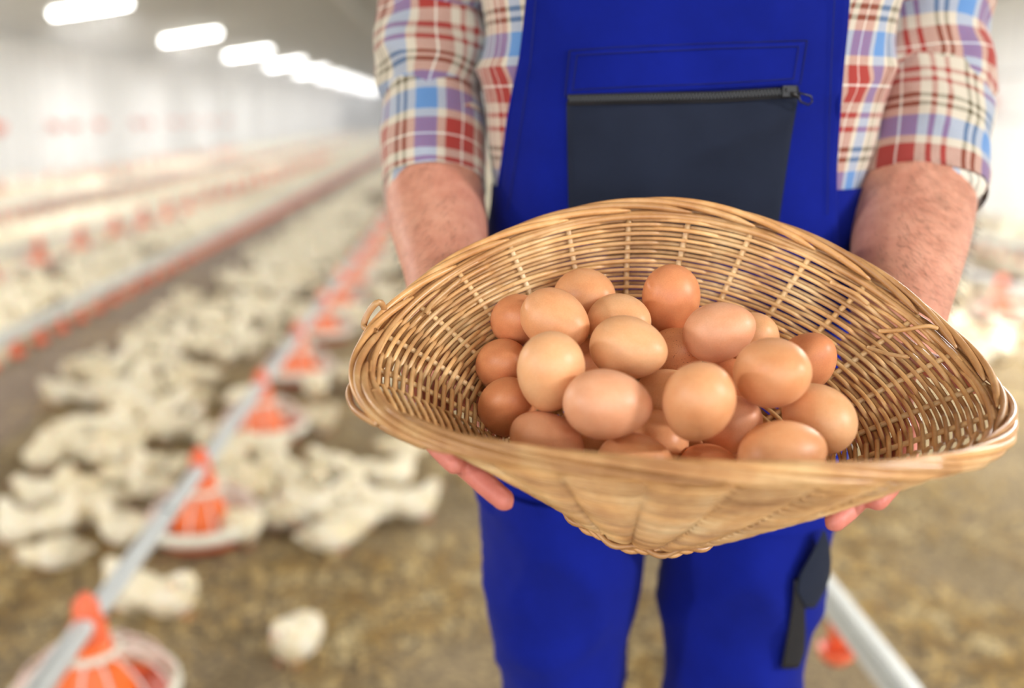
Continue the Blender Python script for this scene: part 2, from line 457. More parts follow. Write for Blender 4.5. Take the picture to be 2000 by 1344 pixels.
# ------------------------------------------------------------------ feeders
PIPEZ = .235
def feed_pipe(x0, x1, ya, yb, label):
    e = empty('feed_pipe', hx(x0, ya, PIPEZ)); tag(e, label, 'pipe', 'steel feed pipes')
    n = 14; pts = []
    for k in range(n+1):
        t = k/n; y = ya+(yb-ya)*t; pts.append(hx(x0+(x1-x0)*t, y, PIPEZ))
    obj('pipe_run', tube(pts, .0225, 12), M['galv'], e)
    y = ya+.55
    while y < min(yb, 30):
        t = (y-ya)/(yb-ya); x = x0+(x1-x0)*t
        obj('pipe_coupling', tube([hx(x, y, PIPEZ), hx(x, y+.07, PIPEZ)], .0255, 12), M['galv'], e)
        y += 2.9
    y = ya+2.4
    while y < min(yb, 40):
        t = (y-ya)/(yb-ya); x = x0+(x1-x0)*t
        obj('suspension_cord', tube([hx(x, y, PIPEZ), hx(x, y, ceil_z(x)-.02)], .0025, 4), M['cord'], e)
        y += 3.0
    return e
feeder_parts = None
def feeder(x, y, label, group, detail, rot=0):
    global feeder_parts
    p = hx(x, y, 0)
    e = empty('pan_feeder', p); tag(e, label, 'feeder', group); e.rotation_euler.z = rot
    if feeder_parts is None:
        L = []
        pan = revolve([(.001,.012),(.10,.012),(.126,.018),(.150,.050),(.153,.054),(.150,.058),(.136,.040),(.09,.028),(.001,.03)], 36)
        L.append(obj('pan', pan, M['orangered']))
        cone = revolve([(.001,.04),(.088,.036),(.085,.06),(.070,.105),(.056,.140),(.045,.17),(.038,.192),(.001,.196)], 28)
        # fluted cone: ribs run down the hopper
        V = []
        for i, v in enumerate(cone[0]):
            w = math.atan2(v[1], v[0]); f = 1+.035*math.cos(10*w); V.append((v[0]*f, v[1]*f, v[2]))
        L.append(obj('hopper_cone', (V, cone[1]), M['orange']))
        collar = revolve([(.036,.185),(.040,.195),(.038,.218),(.030,.235),(.027,.25),(.028,.258),(.024,.270),(.018,.276),(.013,.292),(.010,.298),(.001,.30)], 20)
        L.append(obj('clamp_cap', join([collar, box(0,0,.222,.058,.052,.03), box(0,0,.252,.044,.026,.022), box(.018,0,.272,.008,.024,.024), box(-.018,0,.272,.008,.024,.024)]), M['orangered']))
        ring = []
        for (rr, zz, th) in ((.164, .074, .0125), (.055, .172, .0085)):
            ring.append(tube([(rr*math.cos(2*PI*k/40), rr*math.sin(2*PI*k/40), zz) for k in range(40)], (th*1.55, th*.8) if rr > .1 else th, 8, Vector((0,0,1)), True))
        L.append(obj('outer_ring', ring[0], M['ring'])); L.append(obj('top_ring', ring[1], M['ring']))
        sp = obj('spoke', tube(smoothpath([(.055,0,.172),(.09,0,.165),(.135,0,.132),(.163,0,.088)], 3), .0032, 5, Vector((0,1,0))), M['pinkwhite'])
        L.append(sp); feeder_parts = L
        for q in L: q.parent = e
        for k in range(1, 14):
            c = sp.copy(); C.objects.link(c); c.parent = e; c.rotation_euler.z = 2*PI*k/14
        return e
    for q in feeder_parts:
        if q.name.startswith('spoke'):
            if detail:
                for k in range(14):
                    c = q.copy(); C.objects.link(c); c.parent = e; c.rotation_euler.z = 2*PI*k/14
            continue
        c = q.copy(); C.objects.link(c); c.parent = e
    return e
LX = [(1.0,.776),(30.0,.776)]
def line1x(y): return -float(np.interp(y, [r[0] for r in LX]+[60], [r[1] for r in LX]+[.776]))
LAB1 = ['orange and white pan feeder cut by the bottom left corner, nearest the camera',
        'orange cone pan feeder on the near pipe, second from the camera, left of the knees',
        'orange cone pan feeder on the near pipe, third from the camera, left of the basket',
        'orange cone pan feeder on the near pipe, fourth from the camera',
        'fifth orange cone feeder along the near pipe, just left of the basket rim',
        'orange cone pan feeder on the near pipe, sixth from the camera, beside the left forearm']
p1 = empty('feed_pipe', hx(-.70, 1.3, PIPEZ)); tag(p1, 'galvanised feed pipe running from the bottom left corner between the chicks', 'pipe', 'steel feed pipes')
pts = [hx(line1x(y), y, PIPEZ + (.002*math.sin(y*2))) for y in list(np.arange(1.0, 9, .5))+list(np.arange(9, 62, 4))]
obj('pipe_run', tube(pts, .0225, 14), M['galv'], p1)
for y in (2.45, 5.3, 8.2, 11.2, 14.1):
    obj('pipe_coupling', tube([hx(line1x(y), y, PIPEZ), hx(line1x(y+.07), y+.07, PIPEZ)], .0255, 12), M['galv'], p1)
y = 2.06; k = 0; ys = [1.90, 2.81, 3.73, 4.61, 5.50, 6.30] + [7.12+.89*j for j in range(22)]
for k, y in enumerate(ys):
    feeder(line1x(y), y, LAB1[k] if k < 6 else 'orange pan feeder far along the near pipe, lost in the blur', 'pan feeders on the near feed pipe', k < 8, .25*k)
feed_pipe(-3.42, -3.5, 3.0, 60, 'second feed pipe beyond the left drinker line, half hidden by chicks')
LAB2 = ['orange pan feeder on the second pipe, at the left edge under the drinker rail', 'orange cone feeder on the second pipe at the left edge of the photo',
        'orange cone feeder on the second pipe, next one right of the left edge', 'orange cone feeder on the second pipe, third from the left edge',
        'orange cone feeder on the second pipe, fourth from the left edge']
for k in range(22):
    y = 7.25+.90*k
    feeder(-3.40, y, LAB2[k] if k < 5 else 'small orange feeder far along the second pipe, lost in the blur', 'pan feeders on the second feed pipe', k < 5, .3*k)
feed_pipe(-6.9, -6.9, 8.0, 60, 'third feed pipe close to the left wall')
for k in range(20):
    feeder(-6.88, 13.5+.92*k, 'tiny orange feeder on the third pipe along the left wall', 'pan feeders on the wall feed pipe', False, .3*k)
feed_pipe(3.28, 3.3, 2.5, 50, 'pale feed pipe crossing the floor right of the right forearm')
for k in range(4):
    y = 5.8+.95*k
    feeder(3.26, y, 'orange cone feeder with white ring at the right edge of the photo' if k == 0 else 'orange feeder on the right feed pipe, mostly hidden behind the forearm', 'pan feeders on the right feed pipe', k == 0, .3*k)
# ------------------------------------------------------------------ drinker lines
cup_parts = None
def drinker(x, ya, yb, z, spacing, label, ncup, hang=True, y_first=None):
    global cup_parts
    e = empty('drinker_line', hx(x, ya, z)); tag(e, label, 'drinker', 'nipple drinker lines')
    rail = [(-.032,.018),(-.032,.030),(-.008,.032),(-.006,.050),(.006,.050),(.008,.032),(.032,.030),(.032,.018)]
    V = []; F = []
    for y in (ya, yb):
        for a, b in rail: V.append(hx(x+a, y, z+b))
    n = len(rail)
    for k in range(n): F.append((k, (k+1)%n, n+(k+1)%n, n+k))
    F += [tuple(range(n))[::-1], tuple(range(n, 2*n))]
    obj('support_rail', (V, F), M['alu'], e, False)
    obj('water_pipe', tube([hx(x, ya, z), hx(x, yb, z)], .0165, 12), M['white'], e)
    y = y_first if y_first else ya+.1; k = 0
    while k < ncup and y < yb:
        p = hx(x, y, z) - e.location
        if cup_parts is None:
            body = join([revolve([(.001,-.095),(.022,-.092),(.034,-.078),(.038,-.062),(.035,-.062),(.02,-.082),(.001,-.085)], 12), box(0,.016,-.04,.014,.008,.07),
                         box(0,0,-.024,.03,.03,.022), revolve([(.004,-.03),(.0045,-.06),(.003,-.07),(.001,-.071)], 8)])
            cup_parts = obj('drip_cup', body, M['orangered'], None)
            c = cup_parts; c.parent = e; c.location = p
        else:
            c = cup_parts.copy(); C.objects.link(c); c.parent = e; c.location = p
        c.rotation_euler.z = YAW
        y += spacing; k += 1
    if hang:
        y = ya+1.5
        while y < min(yb, 40):
            obj('suspension_cord', tube([hx(x, y, z+.045), hx(x, y, ceil_z(x)-.02)], .0025, 4), M['cord'], e)
            y += 3.0
    return e
drinker(-2.03, 1.0, 62, .262, .262, 'long white drinker rail with orange cups along the bare strip at left', 200, y_first=3.2)
drinker(.745, 1.0, 62, .262, .262, 'white drinker rail on the floor side beside the right trouser leg', 100, y_first=1.26)
drinker(-4.85, 4.0, 62, .262, .28, 'distant drinker line with cups in front of the left wall flock', 150)
drinker(4.15, 3.0, 50, .262, .27, 'drinker line with red cups right of the right forearm', 90)
# white support leg standing under the right drinker line
e = empty('line_stand', hx(4.15, 8.0, 0)); tag(e, 'white upright stand under the drinker line at the right edge', 'stand')
pz = hx(4.15, 8.0, 0)
obj('stand_post', box(pz.x, pz.y, .13, .05, .03, .25, YAW), M['white'], e, False); obj('stand_foot', box(pz.x, pz.y, .012, .14, .06, .02, YAW), M['white'], e, False)

# ------------------------------------------------------------------ straw
def straw(n):
    V = []; F = []
    for k in range(n):
        y = 1.55 + 6.5*(random.random()**1.5); x = random.uniform(-.62*y-.3, .62*y+.3)
        if mnoise.noise(Vector((x*2.2, y*2.2, 5))) + random.uniform(-.35, .35) < -.02: continue
        L = random.uniform(.010, .042); w = random.uniform(.0012, .0032); a = random.uniform(0, PI); t = random.uniform(-.25, .25)
        d = Vector((math.cos(a), math.sin(a), t))*L/2; s = Vector((-math.sin(a), math.cos(a), 0))*w
        p = hx(x, y, .008+abs(t)*L/2+random.uniform(0,.006)); b = len(V); up = Vector((0,0,w*.8))
        V += [p-d-s, p-d+s, p+d+s, p+d-s, p-d+up, p+d+up]
        F += [(b, b+3, b+5, b+4), (b+1, b+4, b+5, b+2), (b+1, b+2, b+3, b)]
    return V, F
o = obj('straw', straw(56000), M['straw'], None, False); tag(o, 'loose golden straw bits scattered over the brown litter floor', 'straw', None, 'stuff')
# ------------------------------------------------------------------ dusty air of the hall
hz = bpy.data.materials.new('dusty_air'); hz.use_nodes = True; ht = hz.node_tree; ht.nodes.clear()
ho = ht.nodes.new('ShaderNodeOutputMaterial'); hv = ht.nodes.new('ShaderNodeVolumeScatter')
hv.inputs['Density'].default_value = .019; hv.inputs['Anisotropy'].default_value = .2; hv.inputs['Color'].default_value = (1, .99, .96, 1)
ht.links.new(hv.outputs[0], ho.inputs['Volume'])
q = [hx(WALL_L+.01, 3.0, .0), hx(WALL_R-.01, 3.0, .0), hx(WALL_R-.01, Y1-.05, .0), hx(WALL_L+.01, Y1-.05, .0)]
V = [Vector((p.x, p.y, .02)) for p in q]+[Vector((p.x, p.y, WALL_H-.02)) for p in q]+[hx(RIDGE_X, 3.0, RIDGE_H-.05), hx(RIDGE_X, Y1-.05, RIDGE_H-.05)]
F = [(3,2,1,0), (0,1,5,8,4), (2,3,7,9,6), (1,2,6,5), (3,0,4,7), (5,6,9,8), (7,4,8,9)]
o = obj('dust_haze', (V, F), hz, None, False); tag(o, 'thin white dusty haze filling the far hall', 'haze', None, 'stuff')
# ------------------------------------------------------------------ chicks
def chick_mesh(kind):
    """a fluffy 3-week broiler chick about 14 cm long, facing +x, feet on z=0"""
    P = []
    if kind == 0:   # sitting, neck drawn in
        P = [ellipsoid((0,0,.048), (.060,.052,.046)), ellipsoid((-.035,0,.054), (.036,.040,.036)), ellipsoid((.042,0,.074), (.028,.030,.034)), ellipsoid((.058,0,.098), (.021,.019,.020)),
             ellipsoid((-.070,0,.058), (.020,.016,.012))]
        wz, head, beak = .055, Vector((.058,0,.098)), Vector((.082,0,.094))
    elif kind == 1: # standing, head up
        P = [ellipsoid((0,0,.062), (.060,.050,.044)), ellipsoid((-.04,0,.066), (.034,.036,.032)), ellipsoid((.040,0,.086), (.028,.028,.034)), ellipsoid((.052,0,.112), (.023,.022,.022)),
             ellipsoid((-.073,0,.082), (.020,.015,.012))]
        wz, head, beak = .066, Vector((.052,0,.112)), Vector((.078,0,.108))
    elif kind == 2: # lying flat, head low
        P = [ellipsoid((0,0,.040), (.066,.052,.038)), ellipsoid((-.04,0,.040), (.034,.038,.030)), ellipsoid((.058,.008,.046), (.028,.024,.026)), ellipsoid((.080,.012,.056), (.021,.018,.018)),
             ellipsoid((-.078,0,.044), (.018,.016,.010))]
        wz, head, beak = .044, Vector((.080,.012,.056)), Vector((.103,.015,.050))
    else:           # preening, head turned over its back
        P = [ellipsoid((0,0,.052), (.056,.048,.046)), ellipsoid((-.036,0,.060), (.032,.034,.034)), ellipsoid((.036,-.018,.084), (.024,.022,.030)), ellipsoid((.024,-.034,.104), (.020,.020,.019)),
             ellipsoid((-.070,0,.064), (.018,.015,.012))]
        wz, head, beak = .060, Vector((.024,-.034,.104)), Vector((.004,-.046,.098))
    for s in (-1, 1):
        P.append(ellipsoid((-.008, s*.042, wz), (.040, .010, .022), Matrix.Rotation(.25, 3, 'Y')))
    if kind == 1: P += [ellipsoid((-.004, s*.022, .035), (.017,.014,.022)) for s in (-1, 1)]
    me = remeshed(join(P), .0058, 2, 'chick_body')
    co = np.empty(len(me.vertices)*3); me.vertices.foreach_get('co', co); co = co.reshape(-1, 3)
    no = np.empty(len(me.vertices)*3); me.vertices.foreach_get('normal', no); no = no.reshape(-1, 3)
    d = np.array([mnoise.noise(Vector(c)*75+Vector((kind*9,0,0)))*.0032 + mnoise.noise(Vector(c)*170)*.0016 for c in co])
    co = co+no*d[:, None]; co[:, 2] = np.maximum(co[:, 2], .002)
    me.vertices.foreach_set('co', co.ravel()); me.update()
    return me, head, beak
CK = [chick_mesh(k) for k in range(4)]
for me, h, b in CK: me.materials.append(M['chick']); me.shade_smooth()
def chick_bits(kind):
    me, h, b = CK[kind]; d = (b-h); d.z *= .3; d.normalize(); s = Vector((-d.y, d.x, 0))
    r = []
    bk = tube([b-d*.008, b-d*.002, b+d*.006-Vector((0,0,.002))], [(.006,.005), (.0045,.0042), (.0008,.0008)], 8, s)
    r.append(('beak', bk, M['beak']))
    for q in (-1, 1):
        r.append(('eye', ellipsoid(h+d*.010+s*q*.0165+Vector((0,0,.004)), (.0032,.0032,.0032), None, 8, 6), M['eye']))
    for q in (-1, 1):
        z0 = .04 if kind == 1 else .02; f = Vector((.0 if kind == 1 else .022, q*.02, 0))
        pts = [f+Vector((-.004,0,z0)), f+Vector((-.006,0,.012)), f+Vector((0,0,.006))]
        L = [tube(pts, [.0045,.0035,.0035], 6)]
        for a in (-.5, 0, .5): L.append(tube([f+Vector((0,0,.005)), f+Vector((.024*math.cos(a), .024*math.sin(a), .003))], [.003, .0016], 5))
        L.append(tube([f+Vector((0,0,.005)), f+Vector((-.012, 0, .003))], [.0026, .0014], 5))
        r.append(('leg', join(L), M['beak']))
    return r
BITS = []
for k in range(4):
    L = []
    for nm, vf, m in chick_bits(k):
        me = bpy.data.meshes.new(nm); me.from_pydata([tuple(v) for v in vf[0]], [], vf[1]); me.materials.append(m); me.shade_smooth(); L.append((nm, me))
    BITS.append(L)
PLACED = []
def chick(p, yaw, kind, label, group, scale=1.0, parts=True):
    o = bpy.data.objects.new('chick', CK[kind][0]); C.objects.link(o)
    o.location = (p[0], p[1], 0.004); o.rotation_euler = (random.uniform(-.05,.05), random.uniform(-.05,.05), yaw)
    o.scale = (scale*random.uniform(.96,1.04), scale*random.uniform(.95,1.05), scale*random.uniform(.95,1.05))
    tag(o, label, 'chick', group)
    if parts:
        for nm, me in BITS[kind]:
            c = bpy.data.objects.new(nm, me); C.objects.link(c); c.parent = o
    PLACED.append((p[0], p[1])); return o
NEAR = [ # px, py, yaw deg, kind, label
 (578,1250, 250,0,'lone white chick sitting on bare litter at the bottom, left of the trouser leg'),
 (337,1172, 20,3,'white chick with its shoulder hunched up, between the two nearest feeders'),
 (256,1160,160,0,'yellowish chick tucked against the gray pipe, left of the hunched white chick'),
 (112,1078,200,2,'long chick lying flat below the pair at the left edge'),
 (34,1032, 150,0,'round chick at the left edge, lowest one touching the border'),
 (113,1024, 60,1,'upright pale chick just right of the round chick at the left edge'),
 (240,1035,170,0,'pale chick standing alone left of the feeder pipe, level with the second feeder'),
 (473,1040,265,1,'chick pressed against the white ring of the second feeder, lower right side'),
 (645,1045,  5,2,'chick lying with yellow head to the right, lowest right of the second feeder'),
 (688,975, 80,1,'upright cream chick in the middle of the group right of the second feeder'),
 (812,985, 10,0,'rightmost chick of the row ending just before the blue trousers'),
 (748,985,185,0,'cream chick second from the right end of the row before the blue trousers'),
 (722,922,  0,2,'cream chick with long flat back, above the row before the blue trousers'),
 (648,915,175,0,'small rounded cream chick at the upper left of the group before the trousers'),
 (640,985, 40,0,'pale chick between the second feeder and the upright cream chick'),
 (575,975,120,0,'pale chick right beside the ring of the second feeder'),
 (228,750,190,2,'single yellowish chick lying on the edge of the bare brown strip'),
 (325,678,175,2,'single pale chick farther up the edge of the bare brown strip'),
 (520,880,200,0,'pinkish white chick below the third feeder ring'),
 (625,822,330,0,'white chick touching the right side of the third feeder'),
 (792,872,180,2,'pale chick half hidden under the left end of the basket'),
 (85,900,100,1,'white chick leading the flock at its lower left corner'),
 (82,968,195,0,'cream chick below the flock corner, above the left edge pair'),
]
NG = 'broiler chicks nearest the camera'
for px, py, yw, kd, lab in NEAR:
    p = ATZ(px, py, .05); chick(p, math.radians(yw), kd, lab, NG, 1.1)
# loose clusters around the two nearest feeders
CL1 = [(140,965),(200,975),(165,1000),(240,940),(290,955),(310,925),(130,855),(170,880),(205,900),(240,875),(270,850),(160,830),(120,880),
       (225,840),(300,815),(335,800),(265,810),(320,850),(375,835),(410,860),(355,760),(300,765),(395,780),(350,720),(400,740),(440,700),(280,745),(245,790)]
L1 = {(140,965):'cream chick just above the round one at the left edge, in the cluster\'s lowest row',(200,975):'cream chick at the lower middle of the cluster, above the lone pale chick',
 (290,955):'cream chick at the right end of the cluster\'s lowest row, near the pipe',(310,925):'cream chick closest to the near pipe, left of the second feeder cap',
 (130,855):'cream chick at the upper left corner of the near cluster by the bare strip',(335,800):'cream chick beside the pipe, level with the third feeder',
 (375,835):'cream chick under the pipe between second and third feeder',(410,860):'cream chick right under the pipe, just above the second feeder cap',
 (395,780):'cream chick left of the pipe, nearest the third feeder pan',(280,745):'cream chick next to the lone yellowish one on the bare strip edge'}
L2 = {(445,905):'cream chick directly behind the second feeder cone',(480,930):'cream chick behind the right edge of the second feeder ring',(600,1000):'cream chick at the lower left of the group before the trousers',
 (610,950):'cream chick in the upper middle of the group before the trousers',(770,940):'cream chick behind the right end of the row before the trousers',(690,1010):'cream chick in front of the upright one, right of the second feeder',
 (470,880):'cream chick between second and third feeders, right of the pipe', (520,940):'cream chick behind the second feeder, just above its white ring', (430,945):'cream chick half hidden behind the second feeder cone', (500,965):'cream chick right of the second feeder cone, inside the curve of the ring', (560,940):'cream chick at the upper left of the group before the trousers', (545,1000):'cream chick touching the group right of the second feeder at its lower left'}
for px, py in CL1:
    chick(ATZ(px+random.uniform(-6,6), py+random.uniform(-5,5), .05), random.uniform(0,6.28), random.choice((0,1,2,3,0)), L1.get((px,py),'cream chick crowded in the flock between the bare strip and the near pipe'), 'chicks between the bare strip and the near pipe', 1.12)
CL2 = [(445,905),(480,930),(520,940),(430,945),(545,1000),(500,965),(600,1000),(560,940),(610,950),(770,940),(690,1010),(470,880)]
for px, py in CL2:
    chick(ATZ(px, py, .05), random.uniform(0,6.28), random.choice((0,1,2,3)), L2.get((px,py),'cream chick crowded around and behind the second feeder'), 'chicks around the second feeder', 1.1)
def ok(x, y, dmin):
    for a, b in PLACED:
        if abs(a-x) < dmin and abs(b-y) < dmin and (a-x)**2+(b-y)**2 < dmin*dmin: return False
    return True
REG = [ # x0,x1,y0,y1, spacing, label, group
 (-1.78,-.80,4.3,60,.150,'cream chick crowded in the flock between the bare strip and the near pipe','chicks between the bare strip and the near pipe'),
 (-.72, .62,4.35,60,.165,'cream chick in the flock right of the near pipe, behind the man','chicks right of the near pipe'),
 (-4.75,-2.42,3.2,60,.165,'cream chick in the flock beyond the left drinker rail','chicks beyond the left drinker line'),
 (-8.4,-5.6,7.0,60,.19,'cream chick in the far flock along the left wall','chicks along the left wall'),
 (.9, 3.75,4.0,60,.19,'cream chick in the flock right of the right forearm','chicks on the right side of the hall'),
 (4.4, 6.5,5.0,60,.20,'cream chick in the flock along the right wall','chicks on the right side of the hall')]
cand = []
for (x0,x1,y0,y1,spc,lab,grp) in REG:
    y = y0
    while y < y1:
        sp = spc*(1 if y < 14 else 1.15 if y < 26 else 1.5)
        x = x0
        while x < x1:
            X = x+random.uniform(-.45,.45)*sp; Yy = y+random.uniform(-.45,.45)*sp
            x += sp
            dens = mnoise.noise(Vector((X*1.3, Yy*1.1, 2)))
            thr = -.25
            if -.72 < X < .62 and Yy < 6.5: thr = .02 if Yy < 5.6 else -.12
            if X > .8: thr = -.02
            if -8.5 < X < -5.5: thr = -.12
            if dens < thr: continue
            w = hx(X, Yy, .05); px, py, D = PROJ(w)
            if px < -60 or px > 2060: continue
            hid = 1000 < px < 1620 and D > 3             # behind the man: only part of the joined flock
            cand.append((D + (500 if hid else 0), w, lab, grp))
        y += sp
cand.sort(key=lambda c: c[0])
FEET = [hx(line1x(y), y) for y in ys] + [hx(-3.4, 7.25+.9*k) for k in range(22)] + [hx(3.26, 5.8+.95*k) for k in range(12)]
ORD = ['nearest', 'second', 'third', 'fourth', 'fifth', 'sixth', 'seventh', 'eighth']
def band_label(w, lab):
    yh = w.y*cY - w.x*sY
    if 'near pipe' in lab:
        k = int(np.argmin([abs(v-yh) for v in ys[:8]])); side = 'left' if 'between' in lab else 'right'
        return 'cream chick in the flock %s of the near pipe, level with its %s feeder' % (side, ORD[k])
    return lab + (', in its front rows' if yh < 5.5 else ', in its middle' if yh < 8 else ', in its back rows')
n_ind = 0; far = []
for D, w, lab, grp in cand:
    if any((w.x-f.x)**2+(w.y-f.y)**2 < .235**2 for f in FEET if abs(f.y-w.y) < .3): continue
    if n_ind + len(NEAR)+len(CL1)+len(CL2) < 298:
        if not ok(w.x, w.y, .118): continue
        chick(w, random.uniform(0,6.28), random.choice((0,1,2,3,0,2)), band_label(w, lab), grp, 1.12, n_ind < 60); n_ind += 1
    else: far.append(w)
def lowchick():
    P = join([ellipsoid((0,0,.048), (.068,.052,.046), None, 8, 5), ellipsoid((.052,0,.088), (.026,.024,.028), None, 6, 4)])
    V = np.array([tuple(v) for v in P[0]]); return V, P[1]
LV, LF = lowchick(); Vs = []; Fs = []; nb = len(LV)
LFa = [tuple(f) for f in LF]
for i, w in enumerate(far):
    a = random.uniform(0, 6.28); c, s = math.cos(a), math.sin(a); k = random.uniform(1.0, 1.2)
    R_ = np.array([[c,-s,0],[s,c,0],[0,0,1]])*k
    Vs.append(LV@R_.T + np.array([w.x, w.y, .004]))
    b = i*nb; Fs += [tuple(q+b for q in f) for f in LFa]
print('chicks', n_ind, 'far', len(far))
me = bpy.data.meshes.new('chick_flock'); me.from_pydata(np.concatenate(Vs).tolist(), [], Fs); me.update()
o = link('chick_flock', me, M['chickfar']); tag(o, 'dense cream coloured flock of chicks filling the hall into the distance', 'flock', None, 'stuff')
# ------------------------------------------------------------------ the basket
BC = np.array([0.11295072, 0.62649951, 1.10806282])
BR = np.array([[0.9919,-0.0121,0.1265],[0.0622,0.9143,-0.4002],[-0.1108,0.4049,0.9076]])
HB = .118; RA, RB = .2147, .1545; S2, S1, C3 = -.0261, .018, -.0087; NE = 1.9465
def surf(t, th):
    c, s = math.cos(th), math.sin(th); e = 2/NE
    A = .0657+(RA-.0657)*max(t,0)**.963; B = .0653+(RB-.0653)*max(t,0)**.963
    u = A*math.copysign(abs(c)**e, c)-.0048*(1-t); v = B*math.copysign(abs(s)**e, s)-.005*(1-t)
    if c < 0: u *= 1-.02*t
    w = -HB+HB*max(t,0)**1.017+(S2*math.cos(2*th)+S1*c+C3*s)*t*t
    return Vector((BC + BR@np.array([u, v, w])).tolist())
def frame(t, th):
    d = 2e-3
    a = surf(t, th+d)-surf(t, th-d); b = surf(min(t+d,1.02), th)-surf(max(t-d,0), th)
    n = a.cross(b); n.normalize(); b.normalize(); return n, b      # n points outwards
def off(t, th, o):
    return surf(t, th)+frame(t, th)[0]*o
def band(path, rn, ru, n=6, closed=True, taper=None):
    """path: list of (point, normal, up)"""
    V = []; F = []; m = len(path)
    for i, (p, nn, uu) in enumerate(path):
        k = taper[i] if taper else 1
        for j in range(n):
            w = 2*PI*j/n; V.append(p+nn*(rn*k*math.cos(w))+uu*(ru*k*math.sin(w)))
    for i in range(m if closed else m-1):
        for j in range(n):
            a = (i+1) % m; l = (j+1) % n; F.append((i*n+j, i*n+l, a*n+l, a*n+j))
    if not closed: F += [tuple(range(n))[::-1], tuple((m-1)*n+j for j in range(n))]
    return V, F
basket = empty('basket', surf(0, 0)*.5+surf(0, PI)*.5)
tag(basket, 'oval golden wicker basket full of brown eggs, held out in both hands', 'basket')
NS = 26; ROWS = 46; SEG = NS*12
rs = random.Random(3)
for r in range(ROWS):
    t = .03+.905*(r/(ROWS-1)); sg = 1 if r % 2 else -1
    ph = [rs.uniform(-1,1) for _ in range(3)]; w = rs.uniform(.88, 1.12)
    path = []
    for k in range(SEG):
        th = 2*PI*k/SEG; c = math.cos(NS/2*th)
        o_ = sg*.0029*math.copysign(abs(c)**.5, c)
        tt = t+.0018*(ph[0]*math.sin(3*th)+ph[1]*math.sin(7*th+1))*(.4+.6*t) 
        n, u = frame(tt, th); path.append((surf(tt, th)+n*o_, n, u))
    obj('weaver', band(path, .00138*w, .00172*w), M['weaver'], basket)
for i in range(NS):
    th = 2*PI*i/NS; path = []
    for k in range(15):
        t = .0+.955*k/14; n, u = frame(t, th); a = surf(t, th+.01)-surf(t, th-.01); a.normalize(); path.append((surf(t, th), n, a))
    obj('stake', band(path, .0018, .0022, 7, False), M['stake'], basket)
# trac border: one rod per stake, each winding over the rim for five spacings
for i in range(NS):
    th0 = 2*PI*i/NS; path = []; tp = []; K = 44; span = 4.3*2*PI/NS
    jr = rs.uniform(-.0008, .0008); lift = rs.uniform(-.0012,.0016)
    for k in range(K):
        f = k/(K-1); th = th0+span*f
        al = math.radians(205-235*f); n, u = frame(.957, th)
        R_ = .0046+jr
        p = surf(.957, th)+n*(R_*math.cos(al))+u*(R_*math.sin(al)*1.05+.0015+lift*math.sin(PI*f)); path.append((p, n, u))
        tp.append(min(1, .35+f*9, .30+(1-f)*9))
    obj('border_strand', band(path, .0023, .0025, 8, False, tp), M['border'], basket)
for q, (tt, o_) in enumerate(((.928,-.0024),(.928,.0026),(.942,0.0))):
    path = []
    for k in range(160):
        th = 2*PI*k/160; n, u = frame(tt, th); path.append((surf(tt, th)+n*(o_+.0006*math.sin(14*th+q)), n, u))
    obj('border_core', band(path, .0021, .0024), M['border'], basket)
# stake ends bent over the rim, and the loops at the left end of the basket
def rod(pts, r, name='border_loop', m='border'):
    P = [Vector(p) for p in smoothpath([tuple(p) for p in pts], 6)]
    obj(name, tube(P, [r]*(len(P)-1)+[r*.6], 8), M[m], basket)
D2 = math.radians
def rp(t, deg, o): return off(t, D2(deg), o)
rod([rp(.80,158,.004), rp(.95,159,.008), rp(1.04,160,.010), rp(1.065,162,.004), rp(1.05,165,-.004), rp(.97,168,-.006)], .0023)
rod([rp(.78,176,.004), rp(.93,178,.010), rp(1.0,184,.014), rp(1.0,194,.012), rp(.97,204,.008)], .0024)
rod([rp(.93,190,.013), rp(.90,184,.022), rp(.86,192,.019), rp(.85,203,.011), rp(.86,214,.007)], .0023)
rod([rp(.96,196,-.004), rp(.985,205,-.002), rp(.985,216,.001), rp(.965,228,.002)], .0027)
rod([rp(.80,30,-.004), rp(.86,26,-.007), rp(.93,23,-.009), rp(.955,21,-.007)], .0016, 'loose_end', 'weaver')
rod([rp(.72,28,-.004), rp(.75,22,-.007), rp(.79,17,-.010)], .0015, 'loose_end', 'weaver')
rod([rp(.88,140,-.004), rp(.86,150,-.006), rp(.84,155,-.007)], .0018, 'loose_end', 'weaver')
rod([rp(.86,48,-.004), rp(.87,42,-.0055), rp(.86,37,-.0075)], .0016, 'loose_end', 'weaver')
# foot border and woven base
for q, (tt, o_) in enumerate(((.012,.003),(.0,.0045),(.022,.0045))):
    path = []
    for k in range(140):
        th = 2*PI*k/140; n, u = frame(tt, th); path.append((surf(tt, th)+n*(o_+.0022*math.sin(14*th+q*2)), n, u))
    obj('foot_strand', band(path, .0022, .0022), M['border'], basket)
bc = surf(0,0)*.5+surf(0,PI)*.5; ax = Vector(BR[:,0].tolist()); ay = Vector(BR[:,1].tolist()); az = Vector(BR[:,2].tolist())
L = []
for r in range(19):
    rr = .062*(r+1)/20; path = []
    for k in range(84):
        th = 2*PI*k/84; c = math.cos(7*th)*(1 if r % 2 else -1)
        path.append((bc+ax*rr*math.cos(th)+ay*rr*math.sin(th)+az*.0022*c, az, ax*math.cos(th)+ay*math.sin(th)))
    L.append(band(path, .0013, .0019, 5))
o = obj('base_weave', join(L), M['weaver'], basket); o['kind'] = 'stuff'
for k in range(7):
    th = PI*k/7; d = ax*math.cos(th)+ay*math.sin(th)
    obj('base_stick', tube([bc-d*.064, bc+d*.064], (.0022, .0016), 6), M['stake'], basket)
